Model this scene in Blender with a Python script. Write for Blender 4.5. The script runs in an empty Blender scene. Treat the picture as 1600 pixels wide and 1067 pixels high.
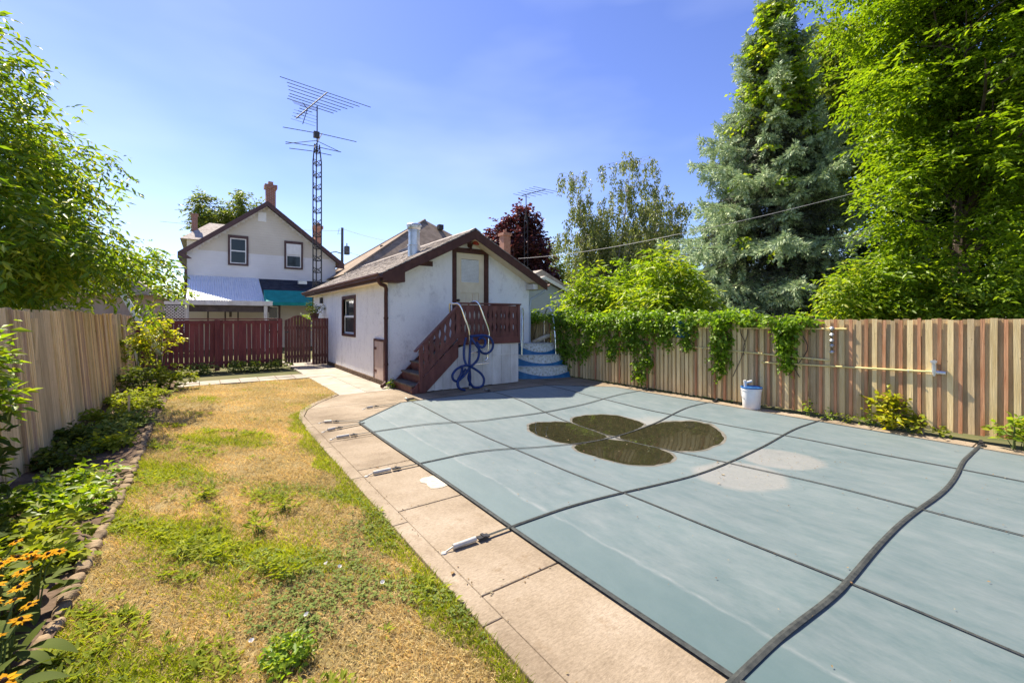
import bpy, math, random
import numpy as np
from mathutils import Vector, Matrix

random.seed(7)
RNG = np.random.default_rng(11)
scene = bpy.context.scene
COL = scene.collection
R = math.radians

# ------------------------------------------------------------------ camera
EYE = 1.5
FOC = 670.0                     # focal length in pixels of a 1600 px wide picture
YAW = math.atan(478.0 / FOC)    # camera looks to the right of +Y (pool axis)
FW = (math.sin(YAW), math.cos(YAW))
RT = (math.cos(YAW), -math.sin(YAW))
cam = bpy.data.cameras.new('camera')
cam.sensor_width = 36.0
cam.lens = FOC / 1600 * 36.0
cam.shift_y = -36.5 / 1600
cam.clip_end = 2000
cam.clip_start = 0.05
camo = bpy.data.objects.new('camera', cam)
camo.location = (0, 0, EYE)
camo.rotation_euler = (R(90), 0, -YAW)
COL.objects.link(camo)
scene.camera = camo

# ------------------------------------------------------------------ sky and sun
SUN = Vector((-0.16, 0.73, 1.0)).normalized()
EL = math.asin(SUN.z)
AZ = math.atan2(SUN.x, SUN.y)
world = bpy.data.worlds.new('World')
scene.world = world
world.use_nodes = True
wn = world.node_tree.nodes
wl = world.node_tree.links
wn.clear()
wo = wn.new('ShaderNodeOutputWorld')
bg = wn.new('ShaderNodeBackground')
sky = wn.new('ShaderNodeTexSky')
sky.sky_type = 'NISHITA'
sky.sun_disc = False
sky.sun_elevation = EL
sky.sun_rotation = AZ
sky.air_density = 1.0
sky.dust_density = 0.2
sky.ozone_density = 4.0
# thin high cirrus, barely visible
tc = wn.new('ShaderNodeTexCoord')
mp = wn.new('ShaderNodeMapping')
mp.inputs['Scale'].default_value = (1.2, 1.2, 3.6)
nz = wn.new('ShaderNodeTexNoise')
nz.inputs['Scale'].default_value = 1.3
nz.inputs['Detail'].default_value = 4
cr = wn.new('ShaderNodeValToRGB')
cr.color_ramp.elements[0].position = 0.45
cr.color_ramp.elements[1].position = 0.85
cr.color_ramp.elements[0].color = (0, 0, 0, 1)
cr.color_ramp.elements[1].color = (0.2, 0.2, 0.2, 1)
mx = wn.new('ShaderNodeMixRGB')
mx.inputs[2].default_value = (7.5, 8.0, 9.2, 1)
hs = wn.new('ShaderNodeHueSaturation')
hs.inputs['Saturation'].default_value = 1.10
hs.inputs['Hue'].default_value = 0.521
wl.new(tc.outputs['Generated'], mp.inputs['Vector'])
wl.new(mp.outputs['Vector'], nz.inputs['Vector'])
wl.new(nz.outputs['Fac'], cr.inputs['Fac'])
wl.new(cr.outputs['Color'], mx.inputs[0])
wl.new(sky.outputs['Color'], hs.inputs['Color'])
wl.new(hs.outputs['Color'], mx.inputs[1])
wl.new(mx.outputs['Color'], bg.inputs['Color'])
bg.inputs['Strength'].default_value = 0.082
wl.new(bg.outputs['Background'], wo.inputs['Surface'])

sl = bpy.data.lights.new('sun', 'SUN')
sl.energy = 4.5
sl.angle = R(0.53)
sl.color = (1.0, 0.90, 0.74)
so = bpy.data.objects.new('sun', sl)
so.rotation_euler = (-SUN).to_track_quat('-Z', 'Y').to_euler()
so.location = (-5, 20, 30)
COL.objects.link(so)

vs = scene.view_settings
vs.view_transform = 'Standard'
vs.look = 'None'
vs.gamma = 1.0
vs.use_curve_mapping = False
vs.exposure = 1.42
scene.render.resolution_x = 1024
scene.render.resolution_y = 682
scene.render.engine = 'CYCLES'


# ------------------------------------------------------------------ survey helpers
def ray(px):
    t = (px - 800.0) / FOC
    return FW[0] + RT[0] * t, FW[1] + RT[1] * t

def at_y(px, py, y):
    """survey point on the plane Y = y"""
    dx, dy = ray(px); d = y / dy
    return Vector((dx * d, y, EYE - (py - 497.0) * d / FOC))

def at_d(px, py, d):
    """survey point at depth d"""
    dx, dy = ray(px)
    return Vector((dx * d, dy * d, EYE - (py - 497.0) * d / FOC))

def on_z(px, py, z=0.0):
    d = FOC * (EYE - z) / (py - 497.0)
    dx, dy = ray(px)
    return Vector((dx * d, dy * d, z))


# ------------------------------------------------------------------ materials
MATS = {}

def ramp(nt, stops, interp='LINEAR'):
    n = nt.nodes.new('ShaderNodeValToRGB')
    n.color_ramp.interpolation = interp
    e = n.color_ramp.elements
    while len(e) < len(stops):
        e.new(0.5)
    for i, (p, c) in enumerate(stops):
        e[i].position = p
        e[i].color = (c[0], c[1], c[2], 1)
    return n

def base_mat(name, rough=0.6, spec=0.4, metal=0.0):
    m = bpy.data.materials.new(name)
    m.use_nodes = True
    b = m.node_tree.nodes['Principled BSDF']
    b.inputs['Roughness'].default_value = rough
    b.inputs['Specular IOR Level'].default_value = spec
    b.inputs['Metallic'].default_value = metal
    MATS[name] = m
    return m, m.node_tree, b

def noise(nt, scale, detail=5, rough=0.6, vec=None, sc3=None, coord='Object'):
    n = nt.nodes.new('ShaderNodeTexNoise')
    n.inputs['Scale'].default_value = scale
    n.inputs['Detail'].default_value = detail
    n.inputs['Roughness'].default_value = rough
    if vec is None:
        t = nt.nodes.new('ShaderNodeTexCoord')
        vec = t.outputs[coord]
        if coord == 'World':
            vec = None
    if sc3:
        mpn = nt.nodes.new('ShaderNodeMapping')
        mpn.inputs['Scale'].default_value = sc3
        nt.links.new(vec, mpn.inputs['Vector'])
        vec = mpn.outputs['Vector']
    nt.links.new(vec, n.inputs['Vector'])
    return n

def wpos(nt):
    return nt.nodes.new('ShaderNodeNewGeometry').outputs['Position']

def mixc(nt, fac, a, b, mode='MIX'):
    n = nt.nodes.new('ShaderNodeMixRGB')
    n.blend_type = mode
    for i, v in ((0, fac), (1, a), (2, b)):
        if hasattr(v, 'is_output'):
            nt.links.new(v, n.inputs[i])
        elif i == 0:
            n.inputs[0].default_value = v
        else:
            n.inputs[i].default_value = (v[0], v[1], v[2], 1)
    return n.outputs[0]

def bump(nt, b, h, strength=0.3, dist=0.01):
    n = nt.nodes.new('ShaderNodeBump')
    n.inputs['Strength'].default_value = strength
    n.inputs['Distance'].default_value = dist
    nt.links.new(h, n.inputs['Height'])
    nt.links.new(n.outputs['Normal'], b.inputs['Normal'])

def paint(name, c1, c2, scale=6, rough=0.6, spec=0.35, metal=0.0, sc3=None, lo=0.35, hi=0.68, bs=0.15, var=0.0, bscale=None):
    """two-tone weathered surface; var = tint change from object to object"""
    m, nt, b = base_mat(name, rough, spec, metal)
    pos = wpos(nt)
    n = noise(nt, scale, vec=pos, sc3=sc3)
    r = ramp(nt, [(lo, c1), (hi, c2)])
    nt.links.new(n.outputs['Fac'], r.inputs['Fac'])
    col = r.outputs['Color']
    if var:
        oi = nt.nodes.new('ShaderNodeObjectInfo')
        vr = ramp(nt, [(0, (1 - var,) * 3), (1, (1 + var * 0.6, 1 + var * 0.55, 1 + var * 0.5))])
        nt.links.new(oi.outputs['Random'], vr.inputs['Fac'])
        col = mixc(nt, 1.0, col, vr.outputs['Color'], 'MULTIPLY')
    nt.links.new(col, b.inputs['Base Color'])
    if bs:
        n2 = noise(nt, bscale or scale * 6, vec=pos, sc3=sc3)
        bump(nt, b, n2.outputs['Fac'], bs, 0.01)
    return m

def leaf_mat(name, cols, trans=0.4, rough=0.45, tcol=None, spec=0.35):
    m, nt, b = base_mat(name, rough, spec)
    g = nt.nodes.new('ShaderNodeNewGeometry')
    st = [(i / max(1, len(cols) - 1), c) for i, c in enumerate(cols)]
    r = ramp(nt, st)
    nt.links.new(g.outputs['Random Per Island'], r.inputs['Fac'])
    n = noise(nt, 0.9, 2, vec=g.outputs['Position'])
    r2 = ramp(nt, [(0.3, (0.72, 0.76, 0.7)), (0.7, (1.2, 1.16, 1.1))])
    nt.links.new(n.outputs['Fac'], r2.inputs['Fac'])
    col = mixc(nt, 1.0, r.outputs['Color'], r2.outputs['Color'], 'MULTIPLY')
    nt.links.new(col, b.inputs['Base Color'])
    tr = nt.nodes.new('ShaderNodeBsdfTranslucent')
    tcl = mixc(nt, 1.0, col, tcol or (1.6, 1.62, 0.45), 'MULTIPLY')
    nt.links.new(tcl, tr.inputs['Color'])
    ms = nt.nodes.new('ShaderNodeMixShader')
    ms.inputs[0].default_value = trans
    out = nt.nodes['Material Output']
    nt.links.new(b.outputs[0], ms.inputs[1])
    nt.links.new(tr.outputs[0], ms.inputs[2])
    nt.links.new(ms.outputs[0], out.inputs['Surface'])
    return m


# ------------------------------------------------------------------ mesh helpers
class MB:
    def __init__(self):
        self.v = []; self.f = []
    def add(self, vs_, fs):
        o = len(self.v)
        self.v.extend([tuple(p) for p in vs_])
        self.f.extend([tuple(i + o for i in q) for q in fs])
        return self
    def box(self, x0, x1, y0, y1, z0, z1):
        return self.add([(x0, y0, z0), (x1, y0, z0), (x1, y1, z0), (x0, y1, z0), (x0, y0, z1), (x1, y0, z1), (x1, y1, z1), (x0, y1, z1)],
                        [(0, 3, 2, 1), (4, 5, 6, 7), (0, 1, 5, 4), (1, 2, 6, 5), (2, 3, 7, 6), (3, 0, 4, 7)])
    def bar(self, a, b, w, t, up=(0, 0, 1)):
        """box from a to b, width w across, thickness t along up"""
        a = Vector(a); b = Vector(b); d = (b - a).normalized(); up = Vector(up)
        s = d.cross(up)
        if s.length < 1e-4:
            s = d.cross(Vector((1, 0, 0)))
        s.normalize(); u = s.cross(d)
        p = []
        for q in (a, b):
            for i, j in ((-1, -1), (1, -1), (1, 1), (-1, 1)):
                p.append(q + s * (w / 2 * i) + u * (t / 2 * j))
        return self.add(p, [(0, 3, 2, 1), (4, 5, 6, 7), (0, 1, 5, 4), (1, 2, 6, 5), (2, 3, 7, 6), (3, 0, 4, 7)])
    def tube(self, pts, r, n=8, caps=True):
        pts = [Vector(p) for p in pts]
        if not hasattr(r, '__len__'):
            r = [r] * len(pts)
        o = len(self.v)
        prev = None
        for i, p in enumerate(pts):
            d = (pts[min(i + 1, len(pts) - 1)] - pts[max(i - 1, 0)])
            if d.length < 1e-7:
                d = Vector((0, 0, 1))
            d.normalize()
            if prev is None:
                s = d.cross(Vector((0, 0, 1)))
                if s.length < 0.05:
                    s = d.cross(Vector((1, 0, 0)))
            else:
                s = prev - d * prev.dot(d)
            s.normalize(); prev = s; u = d.cross(s)
            for k in range(n):
                a = 2 * math.pi * k / n
                self.v.append(tuple(p + (s * math.cos(a) + u * math.sin(a)) * r[i]))
        for i in range(len(pts) - 1):
            for k in range(n):
                self.f.append((o + i * n + k, o + i * n + (k + 1) % n, o + (i + 1) * n + (k + 1) % n, o + (i + 1) * n + k))
        if caps:
            self.f.append(tuple(o + k for k in reversed(range(n))))
            e = o + (len(pts) - 1) * n
            self.f.append(tuple(e + k for k in range(n)))
        return self
    def prism(self, poly, axis, a, b):
        """2-D polygon swept along an axis; poly is (u, v): axis 'x' -> (y, z), 'y' -> (x, z), 'z' -> (x, y)"""
        def mk(u, v, w):
            return {'x': (w, u, v), 'y': (u, w, v), 'z': (u, v, w)}[axis]
        n = len(poly)
        vs_ = [mk(u, v, a) for u, v in poly] + [mk(u, v, b) for u, v in poly]
        fs = [tuple(range(n)), tuple(reversed(range(n, 2 * n)))]
        for i in range(n):
            j = (i + 1) % n
            fs.append((i, i + n, j + n, j))
        return self.add(vs_, fs)
    def lathe(self, prof, c=(0, 0, 0), n=24):
        o = len(self.v)
        for r, z in prof:
            for k in range(n):
                a = 2 * math.pi * k / n
                self.v.append((c[0] + r * math.cos(a), c[1] + r * math.sin(a), c[2] + z))
        for i in range(len(prof) - 1):
            for k in range(n):
                self.f.append((o + i * n + k, o + i * n + (k + 1) % n, o + (i + 1) * n + (k + 1) % n, o + (i + 1) * n + k))
        return self
    def mesh(self, name, mat=None, smooth=False):
        me = bpy.data.meshes.new(name)
        me.from_pydata(self.v, [], self.f)
        if mat:
            me.materials.append(MATS[mat])
        import bmesh
        bm = bmesh.new(); bm.from_mesh(me)
        bmesh.ops.recalc_face_normals(bm, faces=bm.faces)
        bm.to_mesh(me); bm.free()
        if smooth:
            me.polygons.foreach_set('use_smooth', [True] * len(me.polygons))
            try:
                me.set_sharp_from_angle(angle=R(50))
            except Exception:
                pass
        me.update()
        return me
    def build(self, name, mat, parent=None, smooth=False, bevel=0.0):
        o = link(name, self.mesh(name, mat, smooth), parent)
        if bevel:
            md = o.modifiers.new('bevel', 'BEVEL')
            md.width = bevel; md.segments = 2; md.limit_method = 'ANGLE'
        return o

def link(name, data, parent=None, loc=None):
    o = bpy.data.objects.new(name, data)
    COL.objects.link(o)
    if loc is not None:
        o.location = loc
    if parent is not None:
        o.parent = parent
        off = parent.location      # every part is modelled in world coordinates
        o.matrix_parent_inverse = Matrix.Translation(-off)
    return o

def tag(o, label, cat, group=None):
    o['label'] = label
    o['category'] = cat
    if group:
        o['group'] = group
    return o

def thing(name, label, cat, loc=(0, 0, 0), group=None):
    o = bpy.data.objects.new(name, None)
    o.empty_display_size = 0.2
    o.location = loc
    COL.objects.link(o)
    return tag(o, label, cat, group)

def structure(o):
    o['kind'] = 'structure'
    return o

def stuff(o):
    o['kind'] = 'stuff'
    return o

def np_mesh(name, verts, faces, mat, mat_idx=None):
    """verts (N,3), faces (M,k) all of one size"""
    me = bpy.data.meshes.new(name)
    verts = np.ascontiguousarray(verts, dtype=np.float32)
    faces = np.ascontiguousarray(faces, dtype=np.int32)
    M, k = faces.shape
    me.vertices.add(len(verts)); me.vertices.foreach_set('co', verts.ravel())
    me.loops.add(M * k); me.loops.foreach_set('vertex_index', faces.ravel())
    me.polygons.add(M)
    me.polygons.foreach_set('loop_start', np.arange(0, M * k, k, dtype=np.int32))
    for m in ([mat] if isinstance(mat, str) else mat):
        me.materials.append(MATS[m])
    if mat_idx is not None:
        me.polygons.foreach_set('material_index', np.ascontiguousarray(mat_idx, dtype=np.int32))
    me.update(calc_edges=True)
    me.validate()
    return me

def unit(a):
    return a / np.maximum(np.linalg.norm(a, axis=1, keepdims=True), 1e-9)

def leaf_quads(p, d, nrm, L, W, fold=0.18, droop=0.0):
    """diamond leaves: base p, axis d, approximate normal nrm; returns verts, faces"""
    d = unit(d)
    s = unit(np.cross(d, nrm))
    n = np.cross(s, d)
    L = np.broadcast_to(np.asarray(L, dtype=float).reshape(-1, 1), (len(p), 1))
    W = np.broadcast_to(np.asarray(W, dtype=float).reshape(-1, 1), (len(p), 1))
    mid = p + d * L * 0.45
    tip = p + d * L - n * L * droop
    a = mid + s * W * 0.5 + n * W * fold
    b = mid - s * W * 0.5 + n * W * fold
    v = np.stack([p, a, tip, b], 1).reshape(-1, 3)
    i = np.arange(len(p))[:, None] * 4
    f = np.concatenate([i + np.array([[0, 1, 2]]), i + np.array([[0, 2, 3]])], 1).reshape(-1, 3)
    return v, f

def rand_dirs(n):
    return unit(RNG.normal(size=(n, 3)))

def inside(pts, ells):
    k = np.zeros(len(pts), bool)
    for c, r in ells:
        q = (pts - np.array(c)) / np.array(r)
        k |= (q ** 2).sum(1) < 1
    return k

def sample_crown(ells, n, shell=0.45):
    vol = np.array([r[0] * r[1] * r[2] for c, r in ells]); vol = vol ** 0.8; vol /= vol.sum()
    idx = RNG.choice(len(ells), n, p=vol)
    C = np.array([e[0] for e in ells])[idx]; Rr = np.array([e[1] for e in ells])[idx]
    d = rand_dirs(n)
    rad = RNG.random((n, 1)) ** shell
    return C + d * Rr * rad, d

def sprays(points, outward, nper, spread, L, W, droop=0.35, flat=0.6, twigs=4, tl=0.45, normal_up=0.75, fold=0.18):
    """clumps of leafy twigs round each point"""
    K = len(points)
    P = []; D = []; N = []
    for t in range(twigs):
        td = unit(outward * 0.6 + rand_dirs(K) * np.array([1, 1, flat]) - np.array([0, 0, droop]))
        base = points + rand_dirs(K) * spread * RNG.random((K, 1))
        per = max(1, nper // twigs)
        for j in range(per):
            f = (j + RNG.random((K, 1))) / per
            pos = base + td * tl * f - np.array([0, 0, 1.0]) * (f ** 2) * tl * droop * 0.5
            side = unit(np.cross(td, np.array([0, 0, 1.0]) + rand_dirs(K) * 0.2)) * (1 if j % 2 else -1)
            ld = unit(td * 0.55 + side * 0.8 + rand_dirs(K) * 0.45 - np.array([0, 0, droop * 0.5]))
            nn = unit(np.array([0, 0, 1.0]) * normal_up + rand_dirs(K) * 0.6)
            P.append(pos); D.append(ld); N.append(nn)
    P = np.concatenate(P); D = np.concatenate(D); N = np.concatenate(N)
    s = RNG.uniform(0.65, 1.2, len(P))
    return leaf_quads(P, D, N, L * s, W * s, fold, 0.1)

def limb_tubes(mb, base, height, ends, r0, lean=(0, 0), n=7, fork=0.25, sub=2, spread=0.5):
    """tapered trunk and limbs to the given end points"""
    b = Vector(base)
    top = b + Vector((lean[0], lean[1], height))
    tp = []
    N = 8
    for i in range(N + 1):
        t = i / N
        w = math.sin(t * 5 + b.x) * 0.04 * height * 0.25
        tp.append(b.lerp(top, t) + Vector((w, w * 0.6, 0)))
    mb.tube(tp, [r0 * (1.25 if i == 0 else 1) * (1 - 0.8 * i / N) for i in range(N + 1)], n)
    for e in ends:
        e = Vector(e)
        hz = max(fork, min(0.95, (e.z - b.z) / height * 0.75))
        s = tp[int(hz * N)]
        m = s.lerp(e, 0.5) + Vector((0, 0, 0.12 * (e - s).length)) + Vector((random.uniform(-.1, .1), random.uniform(-.1, .1), 0)) * (e - s).length
        pts = []
        for i in range(7):
            t = i / 6
            pts.append(s * (1 - t) ** 2 + m * 2 * t * (1 - t) + e * t * t)
        rr = r0 * 0.42 * (1 - hz * 0.55)
        mb.tube(pts, [rr * (1 - 0.85 * i / 6) for i in range(7)], 5, False)
        for k in range(sub):
            q = pts[random.randint(2, 5)]
            e2 = q + Vector((random.uniform(-1, 1), random.uniform(-1, 1), random.uniform(-.3, .7))) * spread
            mb.tube([q, q.lerp(e2, .5) + Vector((0, 0, .06)), e2], [rr * .35, rr * .22, rr * .08], 4, False)

def make_tree(name, label, base, height, ells, mat, clumps, nper, L, W, r0=0.15, limbs=10, group=None, bark='bark', cat='tree',
              spread=0.25, droop=0.35, twigs=4, tl=0.45, shell=0.45, lean=(0, 0), mats=None, fork=0.25, normal_up=0.75, flat=0.6, gaps=0.0):
    t = thing(name, label, cat, base, group)
    pts, out = sample_crown(ells, clumps, shell)
    if gaps:
        ph = RNG.random(3) * 10
        q = np.sin(pts[:, 0] * 2.1 / gaps + ph[0]) + np.sin(pts[:, 1] * 2.3 / gaps + ph[1]) + np.sin(pts[:, 2] * 2.6 / gaps + ph[2])
        keep = q > -0.75
        pts, out = pts[keep], out[keep]
    pts = pts[:, :]; keep = pts[:, 2] > 0.25; pts, out = pts[keep], out[keep]
    v, f = sprays(pts, out, nper, spread, L, W, droop, flat, twigs, tl, normal_up)
    ends, _ = sample_crown(ells, limbs, 0.35)
    mb = MB()
    limb_tubes(mb, base, height, [tuple(e) for e in ends], r0, lean, fork=fork, sub=3, spread=max(0.3, tl * 1.6))
    mb.build('trunk', bark, t, True)
    link('crown', np_mesh('crown', v, f, mat), t)
    return t

# ------------------------------------------------------------------ material palette
def make_materials():
    # concrete of the pool surround: broomed, warm, blotched
    m, nt, b = base_mat('concrete', 0.85, 0.25)
    pos = wpos(nt)
    n1 = noise(nt, 1.1, 6, 0.65, pos)
    r1 = ramp(nt, [(0.3, (0.175, 0.132, 0.088)), (0.5, (0.285, 0.228, 0.163)), (0.72, (0.375, 0.312, 0.240))])
    nt.links.new(n1.outputs['Fac'], r1.inputs['Fac'])
    n2 = noise(nt, 55, 6, 0.85, pos, (0.6, 1.4, 1))
    r2 = ramp(nt, [(0.32, (0.62, 0.60, 0.57)), (0.65, (1.15, 1.15, 1.14))])
    nt.links.new(n2.outputs['Fac'], r2.inputs['Fac'])
    c = mixc(nt, 1, r1.outputs[0], r2.outputs[0], 'MULTIPLY')
    n4 = noise(nt, 4.5, 5, 0.75, pos)
    r4 = ramp(nt, [(0.58, (1, 1, 1)), (0.74, (0.74, 0.68, 0.6))])
    nt.links.new(n4.outputs['Fac'], r4.inputs['Fac'])
    c = mixc(nt, 1, c, r4.outputs[0], 'MULTIPLY')
    nt.links.new(c, b.inputs['Base Color'])
    n3 = noise(nt, 120, 4, 0.7, pos, (0.3, 1.5, 1))
    bump(nt, b, n3.outputs['Fac'], 0.5, 0.006)
    paint('pale_concrete', (0.29, 0.25, 0.20), (0.42, 0.37, 0.31), 3, 0.85, 0.2, bs=0.4, bscale=60, var=0.08)
    paint('patch_white', (0.40, 0.34, 0.26), (0.56, 0.50, 0.41), 14, 0.8, 0.2, bs=0.3)
    # soil and turf
    paint('soil', (0.075, 0.05, 0.033), (0.17, 0.12, 0.085), 9, 0.95, 0.1, bs=0.9, bscale=40)
    m, nt, b = base_mat('turf', 0.95, 0.1)
    pos = wpos(nt)
    n1 = noise(nt, 1.5, 6, 0.7, pos)
    r1 = ramp(nt, [(0.35, (0.22, 0.185, 0.075)), (0.5, (0.38, 0.295, 0.145)), (0.7, (0.46, 0.37, 0.20))])
    nt.links.new(n1.outputs['Fac'], r1.inputs['Fac'])
    n2 = noise(nt, 60, 4, 0.8, pos)
    r2 = ramp(nt, [(0.3, (0.55, 0.5, 0.42)), (0.7, (1.15, 1.15, 1.1))])
    nt.links.new(n2.outputs['Fac'], r2.inputs['Fac'])
    nt.links.new(mixc(nt, 1, r1.outputs[0], r2.outputs[0], 'MULTIPLY'), b.inputs['Base Color'])
    bump(nt, b, n2.outputs['Fac'], 0.9, 0.03)
    paint('far_ground', (0.07, 0.085, 0.03), (0.16, 0.14, 0.07), 0.7, 0.95, 0.1, bs=0.4)
    # stucco
    m, nt, b = base_mat('stucco', 0.9, 0.2)
    pos = wpos(nt)
    n1 = noise(nt, 1.3, 7, 0.72, pos, (1, 1, 0.55))
    r1 = ramp(nt, [(0.34, (0.72, 0.71, 0.71)), (0.5, (0.85, 0.845, 0.83)), (0.7, (0.88, 0.875, 0.86))])
    nt.links.new(n1.outputs['Fac'], r1.inputs['Fac'])
    n3 = noise(nt, 3.4, 6, 0.8, pos, (1, 1, 0.7))
    r3 = ramp(nt, [(0.54, (1, 1, 1)), (0.74, (0.68, 0.67, 0.68))])
    nt.links.new(n3.outputs['Fac'], r3.inputs['Fac'])
    nt.links.new(mixc(nt, 1, r1.outputs[0], r3.outputs[0], 'MULTIPLY'), b.inputs['Base Color'])
    n2 = noise(nt, 22, 5, 0.7, pos)
    bump(nt, b, n2.outputs['Fac'], 0.55, 0.03)
    paint('brown_trim', (0.070, 0.030, 0.024), (0.105, 0.046, 0.036), 8, 0.6, 0.2, bs=0.05)
    paint('porch_red', (0.105, 0.034, 0.028), (0.175, 0.062, 0.05), 9, 0.55, 0.35, sc3=(1, 1, 0.3), var=0.18, bs=0.15)
    paint('fence_red', (0.15, 0.032, 0.034), (0.25, 0.062, 0.06), 7, 0.6, 0.3, sc3=(1, 1, 0.2), var=0.25, bs=0.2)
    paint('tread', (0.10, 0.085, 0.07), (0.20, 0.17, 0.14), 9, 0.85, 0.2, bs=0.4)
    paint('white_board', (0.60, 0.56, 0.50), (0.76, 0.73, 0.68), 5, 0.7, 0.3, sc3=(1, 1, 0.35), var=0.06, bs=0.15)
    paint('cream_door', (0.70, 0.59, 0.40), (0.80, 0.70, 0.51), 4, 0.55, 0.35, bs=0.05)
    paint('hatch_pink', (0.42, 0.31, 0.26), (0.55, 0.43, 0.37), 6, 0.7, 0.3, sc3=(1, 1, 0.3), bs=0.15)
    paint('blind', (0.68, 0.70, 0.72), (0.80, 0.82, 0.84), 3, 0.5, 0.4, bs=0)
    paint('white_paint', (0.72, 0.72, 0.70), (0.82, 0.82, 0.80), 5, 0.5, 0.4, bs=0.05)
    paint('shingle', (0.26, 0.225, 0.195), (0.48, 0.43, 0.38), 5, 0.92, 0.15, bs=0.8, bscale=90)
    paint('shingle_brown', (0.20, 0.155, 0.115), (0.32, 0.25, 0.19), 2.2, 0.92, 0.15, bs=0.5, bscale=40)
    paint('shingle_dark', (0.025, 0.03, 0.045), (0.055, 0.062, 0.08), 4, 0.9, 0.2, bs=0.5, bscale=40)
    paint('galvanised', (0.42, 0.45, 0.48), (0.60, 0.63, 0.66), 9, 0.38, 0.5, 0.75, bs=0.1)
    paint('chrome', (0.70, 0.71, 0.72), (0.82, 0.83, 0.84), 9, 0.16, 0.5, 1.0, bs=0.0)
    paint('aluminium', (0.55, 0.55, 0.55), (0.72, 0.72, 0.72), 12, 0.35, 0.5, 0.7, bs=0.1)
    paint('dark_metal', (0.035, 0.035, 0.04), (0.075, 0.07, 0.07), 20, 0.5, 0.4, 0.3, bs=0.1)
    paint('wire_metal', (0.03, 0.03, 0.035), (0.06, 0.06, 0.065), 20, 0.7, 0.25, 0.0, bs=0.0)
    paint('cable_grey', (0.22, 0.22, 0.23), (0.32, 0.32, 0.33), 3, 0.6, 0.3, bs=0.0)
    paint('red_bulb', (0.42, 0.06, 0.035), (0.5, 0.085, 0.05), 6, 0.2, 0.5, bs=0.0)
    paint('hose_blue', (0.005, 0.022, 0.11), (0.012, 0.045, 0.19), 9, 0.38, 0.45, bs=0.0)
    paint('liner_blue', (0.01, 0.11, 0.26), (0.04, 0.20, 0.38), 6, 0.5, 0.4, bs=0.1)
    m, nt, b = base_mat('moulded_white', 0.6, 0.35)
    pos = wpos(nt)
    n1 = noise(nt, 18, 5, 0.75, pos)
    r1 = ramp(nt, [(0.36, (0.30, 0.28, 0.18)), (0.47, (0.62, 0.64, 0.58)), (0.65, (0.76, 0.79, 0.78))])
    nt.links.new(n1.outputs['Fac'], r1.inputs['Fac'])
    nt.links.new(r1.outputs[0], b.inputs['Base Color'])
    paint('ring_tan', (0.40, 0.33, 0.22), (0.58, 0.52, 0.40), 8, 0.7, 0.3, bs=0.2)
    paint('bucket_white', (0.74, 0.74, 0.72), (0.84, 0.84, 0.83), 5, 0.4, 0.45, bs=0.03)
    paint('lid_blue', (0.02, 0.10, 0.30), (0.04, 0.16, 0.42), 6, 0.4, 0.4, bs=0.0)
    paint('pole_yellow', (0.60, 0.48, 0.17), (0.74, 0.62, 0.30), 10, 0.45, 0.4, bs=0.05)
    paint('net_blue', (0.03, 0.10, 0.20), (0.05, 0.16, 0.30), 10, 0.6, 0.3, bs=0.0)
    # weathered fence boards
    for nm, a, c in (('slat_cream', (0.66, 0.49, 0.22), (0.86, 0.69, 0.37)), ('slat_red', (0.44, 0.19, 0.085), (0.64, 0.37, 0.20)),
                     ('slat_grey', (0.42, 0.31, 0.16), (0.62, 0.48, 0.27)), ('board_grey', (0.52, 0.38, 0.20), (0.78, 0.60, 0.35)),
                     ('batten_tan', (0.70, 0.48, 0.22), (0.88, 0.68, 0.38)), ('batten_brown', (0.44, 0.28, 0.16), (0.62, 0.44, 0.28))):
        m, nt, b = base_mat(nm, 0.85, 0.2)
        pos = wpos(nt)
        n1 = noise(nt, 6, 6, 0.7, pos, (4, 4, 0.35))
        r1 = ramp(nt, [(0.33, a), (0.66, c)])
        nt.links.new(n1.outputs['Fac'], r1.inputs['Fac'])
        oi = nt.nodes.new('ShaderNodeObjectInfo')
        vr = ramp(nt, [(0, (0.72, 0.7, 0.68)), (1, (1.15, 1.12, 1.1))])
        nt.links.new(oi.outputs['Random'], vr.inputs['Fac'])
        cc = mixc(nt, 1, r1.outputs[0], vr.outputs[0], 'MULTIPLY')
        n3 = noise(nt, 34, 3, 0.7, pos, (1.4, 1.4, 0.6))
        r3 = ramp(nt, [(0.66, (1, 1, 1)), (0.74, (0.35, 0.3, 0.26))])
        nt.links.new(n3.outputs['Fac'], r3.inputs['Fac'])
        cc = mixc(nt, 1, cc, r3.outputs[0], 'MULTIPLY')
        nt.links.new(cc, b.inputs['Base Color'])
        n2 = noise(nt, 30, 5, 0.7, pos, (3, 3, 0.12))
        bump(nt, b, n2.outputs['Fac'], 0.5, 0.01)
    # pool cover
    m, nt, b = base_mat('cover_vinyl', 0.6, 0.9)
    pos = wpos(nt)
    n1 = noise(nt, 0.8, 5, 0.65, pos)
    r1 = ramp(nt, [(0.3, (0.030, 0.072, 0.074)), (0.7, (0.056, 0.102, 0.102))])
    nt.links.new(n1.outputs['Fac'], r1.inputs['Fac'])
    n2 = noise(nt, 7, 6, 0.75, pos, (1, 0.4, 1))
    r2 = ramp(nt, [(0.36, (0.06, 0.06, 0.06)), (0.78, (0.42, 0.42, 0.42))])
    nt.links.new(n2.outputs['Fac'], r2.inputs['Fac'])
    # sun gloss painted in: dull strip over the coping, highlight line at pool edge
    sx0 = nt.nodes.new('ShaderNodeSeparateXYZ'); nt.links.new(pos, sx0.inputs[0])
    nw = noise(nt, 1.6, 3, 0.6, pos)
    ax0 = nt.nodes.new('ShaderNodeMath'); ax0.operation = 'MULTIPLY_ADD'
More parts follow.
